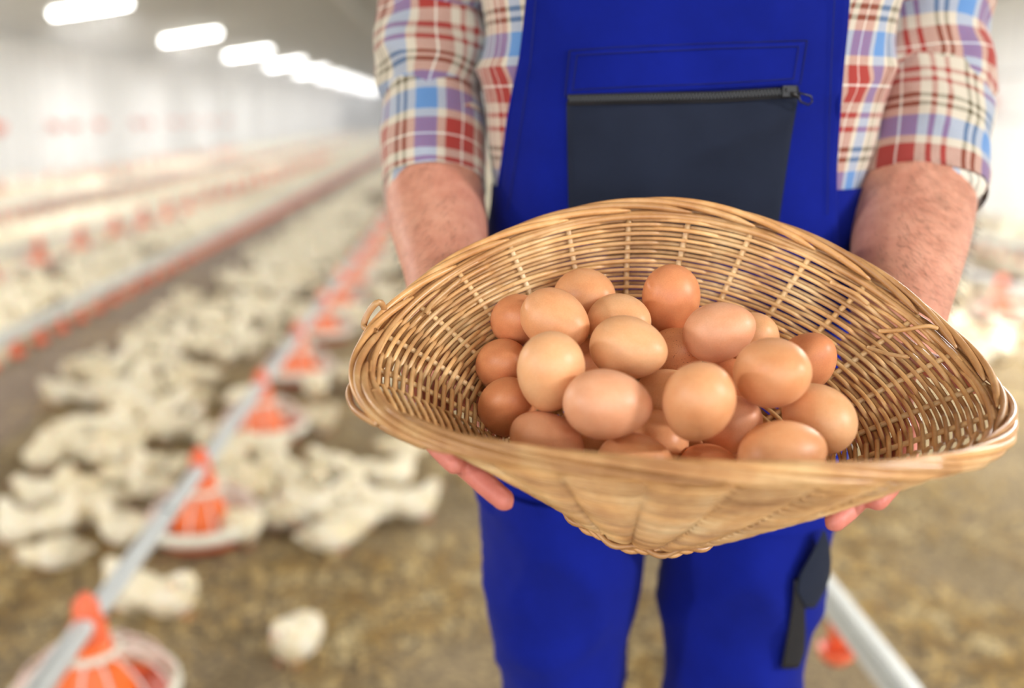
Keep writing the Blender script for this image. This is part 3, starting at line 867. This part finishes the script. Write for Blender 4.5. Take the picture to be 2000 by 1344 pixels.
# ------------------------------------------------------------------ eggs
EG = json.loads('''[[0.0538, 0.7199, 1.1189, 0.52, -0.832, 0.193, 0.0425, 0.054], [0.0047, 0.7021, 1.1054, 0.379, -0.861, 0.341, 0.038, 0.0482], [0.0298, 0.6666, 1.1126, 0.741, -0.602, -0.3, 0.0413, 0.0525], [0.0753, 0.6808, 1.1082, 0.577, -0.796, 0.184, 0.0404, 0.0513], [0.115, 0.7097, 1.118, 0.033, -0.079, 0.996, 0.0419, 0.0532], [0.14, 0.656, 1.1068, 0.751, -0.524, 0.402, 0.0404, 0.0513], [0.1739, 0.7046, 1.0907, 0.177, -0.842, 0.51, 0.0394, 0.05], [0.2056, 0.6723, 1.0823, 0.309, -0.645, 0.699, 0.0385, 0.0489], [0.1628, 0.5994, 1.093, 0.34, -0.901, 0.27, 0.0443, 0.0562], [-0.0058, 0.6786, 1.0777, 0.307, -0.871, 0.383, 0.0382, 0.0485], [0.0244, 0.6115, 1.0898, 0.091, -0.283, 0.955, 0.0432, 0.0549], [0.0767, 0.6368, 1.0999, 0.847, -0.528, -0.062, 0.0421, 0.0534], [0.1153, 0.6855, 1.0836, 0.358, -0.794, 0.492, 0.0392, 0.0498], [0.0547, 0.6904, 1.0749, 0.436, -0.877, 0.203, 0.0388, 0.0493], [-0.0028, 0.6455, 1.0578, 0.243, -0.756, 0.608, 0.0394, 0.0501], [0.0581, 0.5805, 1.078, 0.998, -0.016, -0.068, 0.0429, 0.0547], [0.1044, 0.6502, 1.0614, 0.555, -0.676, 0.485, 0.041, 0.0521], [0.1111, 0.5715, 1.0813, 0.126, -0.51, 0.851, 0.0428, 0.0544], [0.1512, 0.6674, 1.0663, 0.436, -0.877, 0.203, 0.0377, 0.0479], [0.1442, 0.6262, 1.0511, 0.44, -0.714, 0.544, 0.0384, 0.0488], [0.1954, 0.6094, 1.0609, 0.42, -0.851, -0.317, 0.0426, 0.054], [0.1613, 0.5636, 1.0519, 0.978, 0.047, 0.203, 0.0415, 0.0531], [0.0216, 0.6043, 1.0444, 0.764, -0.473, -0.44, 0.0412, 0.0523], [0.0763, 0.5858, 1.0383, 0.958, -0.279, 0.065, 0.0382, 0.0485], [0.0911, 0.6201, 1.0409, 0.496, -0.846, 0.196, 0.0369, 0.0468], [0.1248, 0.5953, 1.0281, 0.542, -0.819, 0.19, 0.0376, 0.0477], [0.0519, 0.6603, 1.03, 0.64, -0.737, 0.219, 0.042, 0.054], [0.0772, 0.6989, 1.0425, 0.217, -0.93, -0.296, 0.042, 0.054], [0.1111, 0.6644, 1.0225, 0.781, 0.62, 0.069, 0.042, 0.054], [0.1453, 0.7032, 1.0349, -0.884, -0.462, -0.074, 0.042, 0.054], [0.1608, 0.6628, 1.0149, -0.994, -0.104, -0.024, 0.042, 0.054], [0.0821, 0.6085, 1.002, -0.796, -0.566, -0.215, 0.042, 0.054], [0.1338, 0.6246, 1.0018, 0.35, 0.882, 0.315, 0.042, 0.054]]''')
prof = []
NP = 30
for k in range(NP+1):
    a = PI*k/NP; x = -math.cos(a); r = math.sin(a)*(1-.115*x-.03*x*x)/(1.0); prof.append((max(r, 1e-4), x))
mx = max(p[0] for p in prof); prof = [(p[0]/mx, p[1]) for p in prof]
ev, ef = revolve(prof, 40)
eme = bpy.data.meshes.new('egg'); eme.from_pydata(ev, [], ef); bm = bmesh.new(); bm.from_mesh(eme)
bmesh.ops.remove_doubles(bm, verts=bm.verts, dist=2e-3); bmesh.ops.recalc_face_normals(bm, faces=bm.faces); bm.to_mesh(eme); bm.free()
eme.materials.append(EM['tan']); eme.shade_smooth()
EG[24][0] += .004; EG[24][6] = .042; EG[24][3:6] = [.25,-.93,.27]
EL = [ # material, flip, label
 ('tan',1,'brown egg at the very back of the basket, left of the upright one'), ('brown',1,'small brown egg against the left wall, rearmost on that side'),
 ('tan',1,'tan egg in the upper left of the pile with a small glint on its left'), ('light',1,'tan egg in the back row centre, overlapped by the big tilted one'),
 ('brown',-1,'upright brown egg standing highest at the back of the pile'), ('pink',1,'pale pinkish egg right of the upright back egg'),
 ('light',1,'light egg mostly hidden behind the pale pinkish egg'), ('brown',1,'dark orange-brown egg at the right side, behind the round tan one'),
 ('tan',1,'round tan egg seen end on, right of the centre'), ('brown',1,'brown egg at the left wall, middle of the three there'),
 ('light',-1,'large upright pale tan egg at front left with a broad highlight'), ('light',1,'large tan egg lying tilted in the centre of the pile'),
 ('speck',1,'finely speckled egg peeking out between central and pinkish eggs'), ('brown',1,'dark sliver of an egg in the gap left of the central egg'),
 ('brown',1,'brown egg at the left wall, lowest of the three there, half in shadow'), ('pink',1,'large pinkish tan egg lying sideways at the front centre'),
 ('light',1,'egg lying deep between the sideways front egg and the upright front one'), ('tan',-1,'large upright egg at the front, right of the sideways egg'),
 ('brown',1,'shaded egg in the gap under the pinkish egg, left of the round one'), ('pink',1,'light shiny egg leaning under the large upright front egg'),
 ('light',-1,'tan egg at the lower right against the basket wall'), ('tan',1,'long egg lying at the front right just over the rim'),
 ('pink',-1,'egg at the front left, cut off by the front rim'), ('tan',1,'egg just visible over the front rim, below the sideways egg'),
 ('tan',1,'egg low in the gap between sideways and upright front eggs'), ('brown',1,'egg sliver just over the front rim, below the upright front egg')]
for i, e in enumerate(EG):
    o = bpy.data.objects.new('egg', eme); C.objects.link(o)
    mt, fl, lab = EL[i] if i < len(EL) else ('tan', 1, 'brown egg buried at the bottom of the pile, almost entirely hidden')
    d = Vector(e[3:6])*fl; o.location = e[:3]; o.rotation_mode = 'QUATERNION'; o.rotation_quaternion = d.to_track_quat('Z', 'Y')
    o.scale = (e[6]/2, e[6]/2, e[7]/2)
    o.material_slots[0].link = 'OBJECT'; o.material_slots[0].material = EM[mt]
    tag(o, lab, 'egg', 'brown eggs in the wicker basket')
# ------------------------------------------------------------------ the man
CYB = .97; TN = 2.6
TT = [(.78,.152,.180,.112),(.87,.152,.184,.113),(.95,.152,.180,.112),(1.05,.154,.173,.112),(1.17,.155,.168,.112),(1.25,.157,.172,.114),(1.36,.160,.188,.118),(1.44,.163,.195,.112),(1.50,.165,.17,.09)]
def wr(x, z, k=1.0):
    a = mnoise.noise(Vector((x*9+z*5, z*4-x*3, 1.7)))*.0035 + mnoise.noise(Vector((x*26+z*18, z*12, 4.1)))*.0014
    d = .0065*(1-abs(mnoise.noise(Vector((x*4.5-z*7, z*3+x*2, 8.2)))))**5 - .002
    return (a+d)*k
def front(x, z, o=0.0):
    cx, rx, ry = lim(z, TT); q = min(abs(x-cx)/rx, .995)
    return CYB - ry*(1-q**TN)**(1/TN) - o - wr(x, z)
def bibpt(px, py, o=0.0, fn=front):
    d = FW + Vector((1,0,0))*((px-1000)/FPX) - UPV*((py-672)/FPX); y = .86
    for _ in range(12):
        k = y/d.y; p = Vector((0,0,CAMH))+d*k; y = .5*y+.5*fn(p.x, p.z, o)
    return Vector((0,0,CAMH))+d*(y/d.y)
def sgnpow(c, e): return math.copysign(abs(c)**e, c)
def ringpt(z, w, o, tab=TT, n=TN, cy=CYB, k=1.0):
    cx, rx, ry = lim(z, tab)[:3]; e = 2/n
    x = cx+(rx+o)*sgnpow(math.cos(w), e); y = cy+(ry+o)*sgnpow(math.sin(w), e)
    f = wr(x+.35*y, z, k); return Vector((x+f*math.cos(w), y+f*math.sin(w), z))
def loft(fn, A, B, closed_a=True):
    """fn(a,b) -> (point, uv); returns verts, faces, uv"""
    V = []; F = []; U = []
    for b in B:
        for a in A:
            p, u = fn(a, b); V.append(p); U.append(u)
    n = len(A)
    for j in range(len(B)-1):
        for i in range(n-1): F.append((j*n+i, j*n+i+1, (j+1)*n+i+1, (j+1)*n+i))
    return V, F, U
man = empty('person', (.155, CYB, 0))
tag(man, 'man in royal blue bib overalls and rolled plaid shirt holding out the egg basket', 'person')

# --- shirt torso
WA = [PI/2+2*PI*k/96 for k in range(97)]
def shirt_pt(w, z):
    bulge = .003 + .010*math.exp(-((z-1.24)/.05)**2)*abs(math.cos(w))**6
    if z > 1.44: 
        cx, rx, ry = lim(z, [(1.44,.163,.195,.112),(1.49,.165,.15,.088),(1.525,.165,.075,.066),(1.55,.165,.066,.062)])
        p = Vector((cx+(rx+.004)*math.cos(w), CYB+(ry+.004)*math.sin(w), z))
    else:
        p = ringpt(z, w, bulge, k=1.0 + .8*abs(math.cos(w))**3)
    return p, (w*.19, z)
V, F, U = loft(shirt_pt, WA, list(np.linspace(.99, 1.44, 40))+[1.46,1.475,1.49,1.505,1.525,1.54,1.55])
shirt = obj('shirt', (V, F), M['plaid'], man, True, U)
# --- sleeves and cuffs
def sleeve(name, pts, rad, amp, parent, n=56, sub=8, seed=0.0, uoff=0.0, inner=False):
    P = [Vector(p) for p in smoothpath(pts, sub)]; Rr = smoothpath(rad, sub); V = []; F = []; U = []; L = 0
    m = len(P)
    for i, p in enumerate(P):
        t = P[min(i+1,m-1)]-P[max(i-1,0)]; t.normalize(); s = Vector((1,0,0))-t*t.x; s.normalize(); u = t.cross(s)
        if i: L += (P[i]-P[i-1]).length
        a, b = Rr[i]
        for k in range(n+1):
            w = -PI/2+2*PI*k/n; kk = k % n; w2 = -PI/2+2*PI*kk/n
            q = p+s*(a*math.cos(w2))+u*(b*math.sin(w2)); nn = (s*math.cos(w2)+u*math.sin(w2))
            f = mnoise.noise(Vector((q.x*13+q.z*9+seed, q.y*9, q.z*24)))*amp + mnoise.noise(Vector((q.x*34, q.y*34+seed, q.z*46)))*amp*.35
            ridge = (1-abs(mnoise.noise(Vector((q.x*10+seed*2, q.y*10, q.z*17+q.x*14)))))**4*amp*.8
            V.append(q+nn*(f+ridge)); U.append((w*.5*(.05+a)+uoff, -L+uoff))
    for i in range(m-1):
        for k in range(n): F.append((i*(n+1)+k, i*(n+1)+k+1, (i+1)*(n+1)+k+1, (i+1)*(n+1)+k)[::-1])
    return obj(name, (V, F), M['plaid'], parent, True, U)
AL = [(-.012,.985,1.475),(-.045,.985,1.43),tuple(AT(858,-5,.968)),tuple(AT(852,80,.964)),tuple(AT(849,150,.962)),tuple(AT(846,200,.958)),tuple(AT(846,240,.955))]
sleeve('sleeve', AL, [(.05,.05),(.056,.056),(.0485,.050),(.048,.049),(.052,.053),(.043,.0435),(.040,.040)], .0095, man, seed=1.3, uoff=.02)
AR = [(.335,.985,1.475),(.37,.985,1.43),tuple(AT(1808,-5,.968)),tuple(AT(1808,70,.962)),tuple(AT(1812,140,.960)),tuple(AT(1806,195,.956)),tuple(AT(1800,235,.952))]
sleeve('sleeve', AR, [(.05,.05),(.058,.056),(.052,.052),(.055,.053),(.059,.057),(.049,.047),(.044,.043)], .011, man, seed=7.7, uoff=.065)
def cuff(P, R_, amp, seed, uo): return sleeve('sleeve_cuff', [tuple(AT(*p)) for p in P], R_, amp, man, seed=seed, uoff=uo)
cuff([(851,206,.957),(849,193,.962),(848,200,.960),(848,245,.953),(847,300,.946),(847,352,.939),(847,366,.937),(847,364,.937),(848,350,.939),(849,315,.944)],
     [(.0435,.044),(.046,.0465),(.0480,.0485),(.0492,.0495),(.0490,.0495),(.0485,.049),(.0480,.0485),(.0465,.0465),(.0462,.0462),(.0455,.0455)], .0022, 3.1, .047)
cuff([(1803,190,.956),(1805,178,.960),(1805,186,.958),(1803,235,.950),(1797,295,.941),(1792,352,.932),(1791,368,.930),(1791,366,.930),(1792,352,.932),(1793,315,.938)],
     [(.050,.048),(.054,.051),(.0575,.055),(.0595,.056),(.0600,.056),(.0590,.0555),(.0583,.055),(.0568,.0535),(.056,.053),(.055,.052)], .0035, 5.9, .09)
# --- overalls
LEGL = [(.05,.055,.075,.075),(.25,.055,.068,.070),(.48,.055,.066,.072),(.642,.054,.062,.080),(.73,.050,.077,.090),(.81,.054,.086,.108),(.88,.0555,.0955,.118),(.90,.0585,.0965,.12)]
LEGR = [(.05,.245,.075,.075),(.25,.242,.070,.070),(.48,.240,.072,.072),(.642,.237,.070,.080),(.73,.238,.081,.090),(.81,.241,.088,.108),(.88,.2445,.0975,.118),(.90,.2425,.0985,.12)]
parts = []; 
WB = [PI/2+2*PI*k/80 for k in range(81)]
A = loft(lambda w, z: (ringpt(z, w, .007, k=1.3), (0,0)), WB, list(np.linspace(.872, 1.185, 34))); parts.append(A[:2])
for tab, sd in ((LEGL, 0), (LEGR, 5)):
    def lp(w, z):
        cx, rx, ry = lim(z, tab); x = cx+rx*math.cos(w); y = CYB+ry*math.sin(w)
        f = mnoise.noise(Vector((x*10+z*7+sd, y*8, z*9)))*.0055+mnoise.noise(Vector((x*24+z*20, y*20+sd, z*16)))*.0026+.008*(1-abs(mnoise.noise(Vector((x*7+z*6, y*5+sd, z*6-x*9)))))**5-.003
        return Vector((x+f*math.cos(w), y+f*math.sin(w), z)), (0,0)
    parts.append(loft(lp, WB, list(np.linspace(.055, .90, 72)))[:2])
# bib panel lying on the shirt front
EDG = [(-70,1042,1660),(0,1031,1656),(60,1024,1652),(120,1016,1646),(180,1003,1641),(240,992,1637),(300,984,1633),(360,975,1631),(420,968,1633),(480,964,1636)]
def bib_row(py, s, o):
    l, r = lim(py, EDG); return bibpt(l+(r-l)*s, py, o)
rows = np.linspace(-70, 480, 64); cols = np.linspace(0, 1, 72); V = []; F = []
for py in rows:
    V.append(bib_row(py, 0, -.006)); 
    for s in cols: V.append(bib_row(py, s, .0115+.002*math.exp(-(min(s,1-s)/.02)**2)))
    V.append(bib_row(py, 1, -.006))
n = len(cols)+2
for j in range(len(rows)-1):
    for i in range(n-1): F.append((j*n+i, (j+1)*n+i, (j+1)*n+i+1, j*n+i+1))
parts.append((V, F))
ov = obj('overalls', join(parts), M['blue'], man)
ov.data.materials.clear(); ov.data.materials.append(M['blue'])
# shoulder straps (above the frame)
for px in (1110, 1570):
    a = bibpt(px, -66, .013); sx = a.x
    pts = [a, Vector((sx, CYB-.085, 1.45)), Vector((sx+(.02 if px<1300 else -.02), CYB-.03, 1.50)), Vector((sx+(.03 if px<1300 else -.03), CYB+.05, 1.475)), Vector((sx+(.05 if px<1300 else -.05), CYB+.115, 1.40)), Vector((.155, CYB+.125, 1.2))]
    obj('shoulder_strap', tube([Vector(p) for p in smoothpath([tuple(p) for p in pts], 6)], (.02, .0022), 8), M['blue'], ov)
def patch(name, rowsdef, o, m, parent, fn=front, ncol=20, nrow=24, thick=.0015):
    """rowsdef: [(py, pxl, pxr)...]; a cloth panel sewn on the surface, with its own thickness"""
    V = []; F = []; ys_ = np.linspace(rowsdef[0][0], rowsdef[-1][0], nrow)
    for py in ys_:
        l, r = lim(py, rowsdef)
        V.append(bibpt(l, py, o-.004, fn))
        for s in np.linspace(0, 1, ncol): V.append(bibpt(l+(r-l)*s, py, o, fn))
        V.append(bibpt(r, py, o-.004, fn))
    n = ncol+2
    for j in range(nrow-1):
        for i in range(n-1): F.append((j*n+i, (j+1)*n+i, (j+1)*n+i+1, j*n+i+1))
    # top and bottom turned edges
    for jj, sg in ((0, 1), (nrow-1, -1)):
        b = len(V)
        for i in range(n): V.append(V[jj*n+i]+Vector((0,.004,0)))
        for i in range(n-1):
            q = (jj*n+i, jj*n+i+1, b+i+1, b+i); F.append(q if sg > 0 else q[::-1])
    return obj(name, (V, F), m, parent)
def tilt(y0l, y0r, y1l, y1r, xl, xr, fn_=None):
    return None
# slanted panels: shear the pixel rows so the top edge follows the photograph's slope
def slpatch(name, TLp, TRp, BLp, BRp, o, m, parent, nc=26, nr=18, mids=None):
    V = []; F = []
    TLp, TRp, BLp, BRp = [np.array(q, float) for q in (TLp, TRp, BLp, BRp)]
    for j in range(nr):
        v = j/(nr-1); L_ = TLp+(BLp-TLp)*v; R_ = TRp+(BRp-TRp)*v
        if mids: L_ = L_+np.array([np.interp(v, *mids[0]), 0]); R_ = R_+np.array([np.interp(v, *mids[1]), 0])
        V.append(bibpt(*L_, o-.004))
        for i in range(nc):
            q = L_+(R_-L_)*(i/(nc-1)); V.append(bibpt(*q, o))
        V.append(bibpt(*R_, o-.004))
    n = nc+2
    for j in range(nr-1):
        for i in range(n-1): F.append((j*n+i, (j+1)*n+i, (j+1)*n+i+1, j*n+i+1))
    for jj, sg in ((0, 1), (nr-1, -1)):
        b = len(V)
        for i in range(n): V.append(V[jj*n+i]+Vector((0,.004,0)))
        for i in range(n-1):
            q = (jj*n+i, jj*n+i+1, b+i+1, b+i); F.append(q if sg > 0 else q[::-1])
    return obj(name, (V, F), m, parent)
OB = .0140
pk = slpatch('bib_pocket', (1106,200), (1562,176), (1112,500), (1512,500), OB+.001, M['navy'], ov, 30, 30, ((( 0,.3,1),(0,0,0)), ((0,.3,1),(0,-2,0))))
fl = slpatch('pocket_yoke', (1112,99), (1577,79), (1103,190), (1560,166), OB+.0015, M['blue'], ov, 30, 10)
# stitching rows
def stitch(path, o, r=.00042, gap=.45, step=5.0):
    L = []; P = [np.array(p, float) for p in path]
    for a, b in zip(P[:-1], P[1:]):
        d = np.linalg.norm(b-a); n_ = max(1, int(d/step))
        for k in range(n_):
            q0 = a+(b-a)*(k+.08)/n_; q1 = a+(b-a)*(k+1-gap*.5)/n_
            L.append(tube([bibpt(*q0, o), bibpt(*q1, o)], r, 4))
    return L
S = []
S += stitch([(1112,99),(1200,92),(1400,84),(1577,79)], OB+.0022); S += stitch([(1127,108),(1200,104),(1400,95),(1560,91)], OB+.0022)
S += stitch([(1112,99),(1103,190)], OB+.0022); S += stitch([(1127,108),(1118,178)], OB+.0022)
S += stitch([(1577,79),(1563,166)], OB+.0022); S += stitch([(1560,91),(1550,155)], OB+.0022)
S += stitch([(1118,176),(1200,171),(1400,163),(1550,154)], OB+.0022)
S += stitch([(1046,0),(1036,120),(1018,240),(1006,320),(990,420)], OB+.0005, .0004); S += stitch([(1630,0),(1624,120),(1618,300),(1616,420)], OB+.0005, .0004)
o = obj('stitching', join(S), M['thread'], ov, False); o['kind'] = 'stuff'
# hems along the bib sides
for side in (1, 2):
    pts = [bibpt(r[side]+(3 if side == 1 else -3), r[0], .0115) for r in EDG]
    obj('bib_hem', tube([Vector(p) for p in smoothpath([tuple(p) for p in pts], 5)], (.0030, .0018), 6), M['blue'], ov)
# zip
zx = np.linspace(1108, 1560, 40); zyc = np.interp(zx, [1108,1200,1400,1500,1560], [193,191,187,181,177])
V = []; F = []
for i, (x, y) in enumerate(zip(zx, zyc)):
    for dy, oo in ((-9,.0025),(-8,.0042),(8,.0042),(13,.0030)): V.append(bibpt(x, y+dy, OB+oo))
for i in range(39):
    for k in range(3): F.append((i*4+k, i*4+k+1, (i+1)*4+k+1, (i+1)*4+k))
zp = obj('zip', (V, F), M['black'], ov)
L = []
for k in range(128):
    x = 1112+3.35*k; y = np.interp(x, [1108,1200,1400,1500,1560], [193,191,187,181,177]) + (2.6 if k % 2 else -2.6)
    if x > 1530: break
    p = bibpt(x, y, OB+.0052); L.append(box(p.x, p.y, p.z, .0018, .0018, .0026))
o = obj('zip_teeth', join(L), M['teeth'], zp, False); o['kind'] = 'stuff'
p = bibpt(1541, 178, OB+.007)
obj('zip_slider', join([box(p.x, p.y, p.z, .011, .004, .0085), box(p.x, p.y-.003, p.z+.001, .006, .003, .003)]), M['teeth'], zp, False)
q0, q1 = bibpt(1545, 182, OB+.010), bibpt(1562, 189, OB+.009)
obj('zip_pull', join([tube([q0, q1], (.0018, .0012), 6, Vector((0,0,1))),
    tube([q1+Vector(v) for v in ((0,0,.003),(.009,0,.0005),(.0105,0,-.004),(.0075,0,-.0065),(.001,0,-.004),(-.001,0,0))], .0009, 5, Vector((0,1,0)), True)]), M['teeth'], zp)
# dark trim on the trousers
def legfront(tab):
    def f(x, z, o=0.0):
        cx, rx, ry = lim(z, tab); q = min(abs(x-cx)/(rx+.004), .985); return CYB-(ry+.004)*math.sqrt(1-q*q)-o
    return f
patch('knee_pocket', [(1040,1606,1613),(1065,1594,1621),(1095,1578,1624),(1125,1560,1622),(1155,1556,1612),(1188,1574,1592)], .004, M['navy'], ov, legfront(LEGR), 10, 14)
patch('side_trim', [(1135,1552,1561),(1180,1548,1572),(1230,1540,1574),(1280,1531,1572),(1306,1526,1560)], .003, M['black'], ov, legfront(LEGR), 8, 12)
patch('hip_pocket_trim', [(1008,1500,1590),(1022,1478,1560),(1040,1440,1500)], .010, M['navy'], ov, front, 10, 6)
patch('hip_pocket_trim', [(990,1062,1104),(1018,1066,1098),(1036,1066,1080)], .010, M['navy'], ov, front, 8, 6)
# --- boots
for cx in (.055, .245):
    b = join([tube([(cx,CYB+.01,.16),(cx,CYB+.01,.09),(cx,CYB+.0,.05)], [(.052,.058),(.05,.06),(.05,.065)], 16), ellipsoid((cx,CYB-.06,.045), (.050,.125,.045), None, 18, 10), box(cx,CYB-.045,.012,.095,.27,.024)])
    obj('boot', b, M['black'], man)
# --- body: one continuous surface with arms, hands, neck and head
P = []
P.append(tube([(.152,CYB,.885),(.153,CYB,.93),(.154,CYB,1.05),(.155,CYB,1.17),(.158,CYB,1.3),(.162,CYB,1.4),(.165,CYB,1.455),(.165,CYB,1.495)],
              [(.150,.09),(.162,.098),(.155,.094),(.150,.094),(.158,.098),(.172,.095),(.165,.075),(.075,.06)], 32))
P.append(tube([(.165,CYB,1.45),(.165,CYB-.005,1.52),(.165,CYB-.012,1.60)], [(.062,.062),(.058,.058),(.056,.060)], 20))
HC = Vector((.165, CYB-.02, 1.675))
P += [ellipsoid(HC, (.076,.094,.108), None, 24, 16), ellipsoid(HC+Vector((0,-.028,-.055)), (.058,.062,.058), None, 20, 12),
      ellipsoid(HC+Vector((0,-.074,-.092)), (.024,.020,.018)), ellipsoid(HC+Vector((0,-.104,-.028)), (.013,.017,.019)), tube([HC+Vector((0,-.086,.012)), HC+Vector((0,-.104,-.026))], [.009,.012], 10),
      ellipsoid(HC+Vector((0,-.088,-.060)), (.024,.010,.006)), ellipsoid(HC+Vector((0,-.086,-.069)), (.021,.010,.006)), ellipsoid(HC+Vector((0,-.083,.024)), (.050,.014,.009))]
for s in (-1, 1): P.append(ellipsoid(HC+Vector((s*.078,.004,-.012)), (.009,.020,.032)))
for tab in (LEGL, LEGR):
    P.append(tube([(tab[0][1],CYB,.07),(tab[0][1],CYB+.008,.30),(tab[0][1],CYB,.48),((tab[3][1]),CYB,.66),(tab[5][1],CYB,.80),(tab[5][1]+(.03 if tab is LEGL else -.03),CYB,.90)], [.040,.052,.052,.054,.068,.075], 18))
def arm(sh, up, el, cuff, mid, low, wrist, wr_r, k):
    pts = smoothpath([sh, up, el, cuff, mid, low, wrist], 5)
    rr = smoothpath([(.038,.038),(.033,.033),(.036,.036),(.0442*k,.0415*k),(.0445*k,.041*k),(.036*k,.033*k),wr_r], 5)
    return tube([Vector(p) for p in pts], [tuple(r) for r in rr], 24)
wl_, wr_ = tuple(AT(886,668,.775)), tuple(AT(1742,700,.768))
P.append(arm((-.005,.985,1.44), tuple(AT(856,30,.966)), tuple(AT(848,225,.956)), tuple(AT(848,345,.938)), tuple(AT(856,430,.900)), tuple(AT(872,530,.838)), wl_, (.029,.023), 1.0))
P.append(arm((.33,.985,1.44), tuple(AT(1808,30,.966)), tuple(AT(1803,225,.952)), tuple(AT(1791,350,.930)), tuple(AT(1780,435,.895)), tuple(AT(1764,550,.828)), wr_, (.031,.024), 1.17))
OF = .0128
def finger(js, r0, tipx=0.0):
    pts = [off(t, D2(a), o) for t, a, o in js]; pts = [Vector(p) for p in smoothpath([tuple(p) for p in pts], 5)]
    m = len(pts); rr = [r0*(1.06-.26*(i/(m-1))) + .0006*math.exp(-((i/(m-1)-.52)/.06)**2) for i in range(m)]
    return [tube(pts, rr, 14), ellipsoid(pts[-1], (rr[-1]*1.0,)*3, None, 14, 10)], pts
def hand(W, F_, thumb):
    L = []; W = Vector(W); K = []
    for js, r0 in F_:
        pr, pts = finger(js, r0); L += pr; K.append(pts[0])
    for i, kn in enumerate(K):
        mid = (W+kn)/2; t, a, o = F_[i][0][0]
        L.append(tube([Vector(p) for p in smoothpath([tuple(W), tuple(mid), tuple(kn)], 5)], [.0165]*6+[.0135]*5, 14))
        if i: L.append(tube([K[i-1], kn], .0115, 12)); L.append(tube([(W+K[i-1])/2, mid], .0145, 12))
        L.append(ellipsoid(kn, (.0125,)*3))
    pr, pts = finger(thumb, .0100); L += pr
    L.append(tube([W, pts[0]], [.018,.0125], 14))
    return L
def js(l): return [(t, a, o) for t, a, o in l]
LH = [([(.70,166,OF+.002),(.655,180,OF+.001),(.61,194,OF),(.575,207,OF)], .0088),
      ([(.56,172,OF+.003),(.515,191,OF+.002),(.47,207,OF),(.44,220,OF+.002)], .0092),
      ([(.40,158,OF+.003),(.30,168,OF+.001),(.21,178,OF),(.13,190,OF)], .0088),
      ([(.25,155,OF+.003),(.16,166,OF+.001),(.10,176,OF),(.05,186,OF)], .0078)]
P += hand(wl_, LH, [(.70,146,OF+.006),(.80,156,OF+.001),(.88,166,OF),(.94,174,OF)])
RH = [([(.69,14,OF+.002),(.64,-1,OF+.001),(.585,-17,OF),(.53,-32,OF+.001)], .0088),
      ([(.54,8,OF+.003),(.49,-11,OF+.001),(.45,-27,OF),(.415,-40,OF+.001)], .0092),
      ([(.39,14,OF+.003),(.30,0,OF+.001),(.21,-12,OF),(.13,-24,OF)], .0088),
      ([(.24,24,OF+.003),(.16,14,OF+.001),(.10,4,OF),(.05,-6,OF)], .0078)]
P += hand(wr_, RH, [(.70,34,OF+.006),(.80,24,OF+.001),(.88,14,OF),(.94,6,OF)])
bme = remeshed(join(P), .0032, 3, 'body')
co = np.empty(len(bme.vertices)*3); bme.vertices.foreach_get('co', co); co = co.reshape(-1,3)
co -= np.array([.155, CYB, 0]); bme.vertices.foreach_set('co', co.ravel()); bme.update()
link('body', bme, M['skin'], man)
for s in (-1, 1): obj('eye', ellipsoid(HC+Vector((s*.031,-.080,.004)), (.012,.010,.009)), M['eye'], man)
obj('hair', ellipsoid(HC+Vector((0,.018,.030)), (.083,.096,.098), None, 24, 14), M['hair'], man)
# fine hair on the forearms
def armhair(side, n, cen, seed):
    rr = random.Random(seed); V = []; F = []
    cands = [(Vector(v.co)+Vector((.155,CYB,0)), v.normal.copy()) for v in bme.vertices]
    cands = [(p, nn) for p, nn in cands if (abs(p.x-cen) < .09) and .76 < p.y < .93 and p.z > 1.07 and p.z < 1.23 and abs(p.x-.155) > .14]
    for k in range(n):
        p, nn = rr.choice(cands)
        if side*nn.x < -.35 and rr.random() < .8: continue
        d = (Vector((side*.25, -.45, -.75))+nn*rr.uniform(.35,.8)+Vector((rr.uniform(-.3,.3), rr.uniform(-.3,.3), rr.uniform(-.3,.3)))).normalized()
        L_ = rr.uniform(.006,.013); s = d.cross(nn)
        if s.length < .1: continue
        s.normalize(); s *= .00011; b = len(V); q = p+nn*.0003; mid = q+d*L_*.5+nn*L_*.10; en = q+d*L_-nn*L_*.05
        V += [q-s, q+s, mid-s*.8, mid+s*.8, en]; F += [(b,b+1,b+3,b+2),(b+2,b+3,b+4)]
    return V, F
o = obj('arm_hair', armhair(1, 4200, .37, 2), M['hair'], man, False); o['kind'] = 'stuff'
o = obj('arm_hair', armhair(-1, 1600, -.07, 4), M['hair'], man, False); o['kind'] = 'stuff'
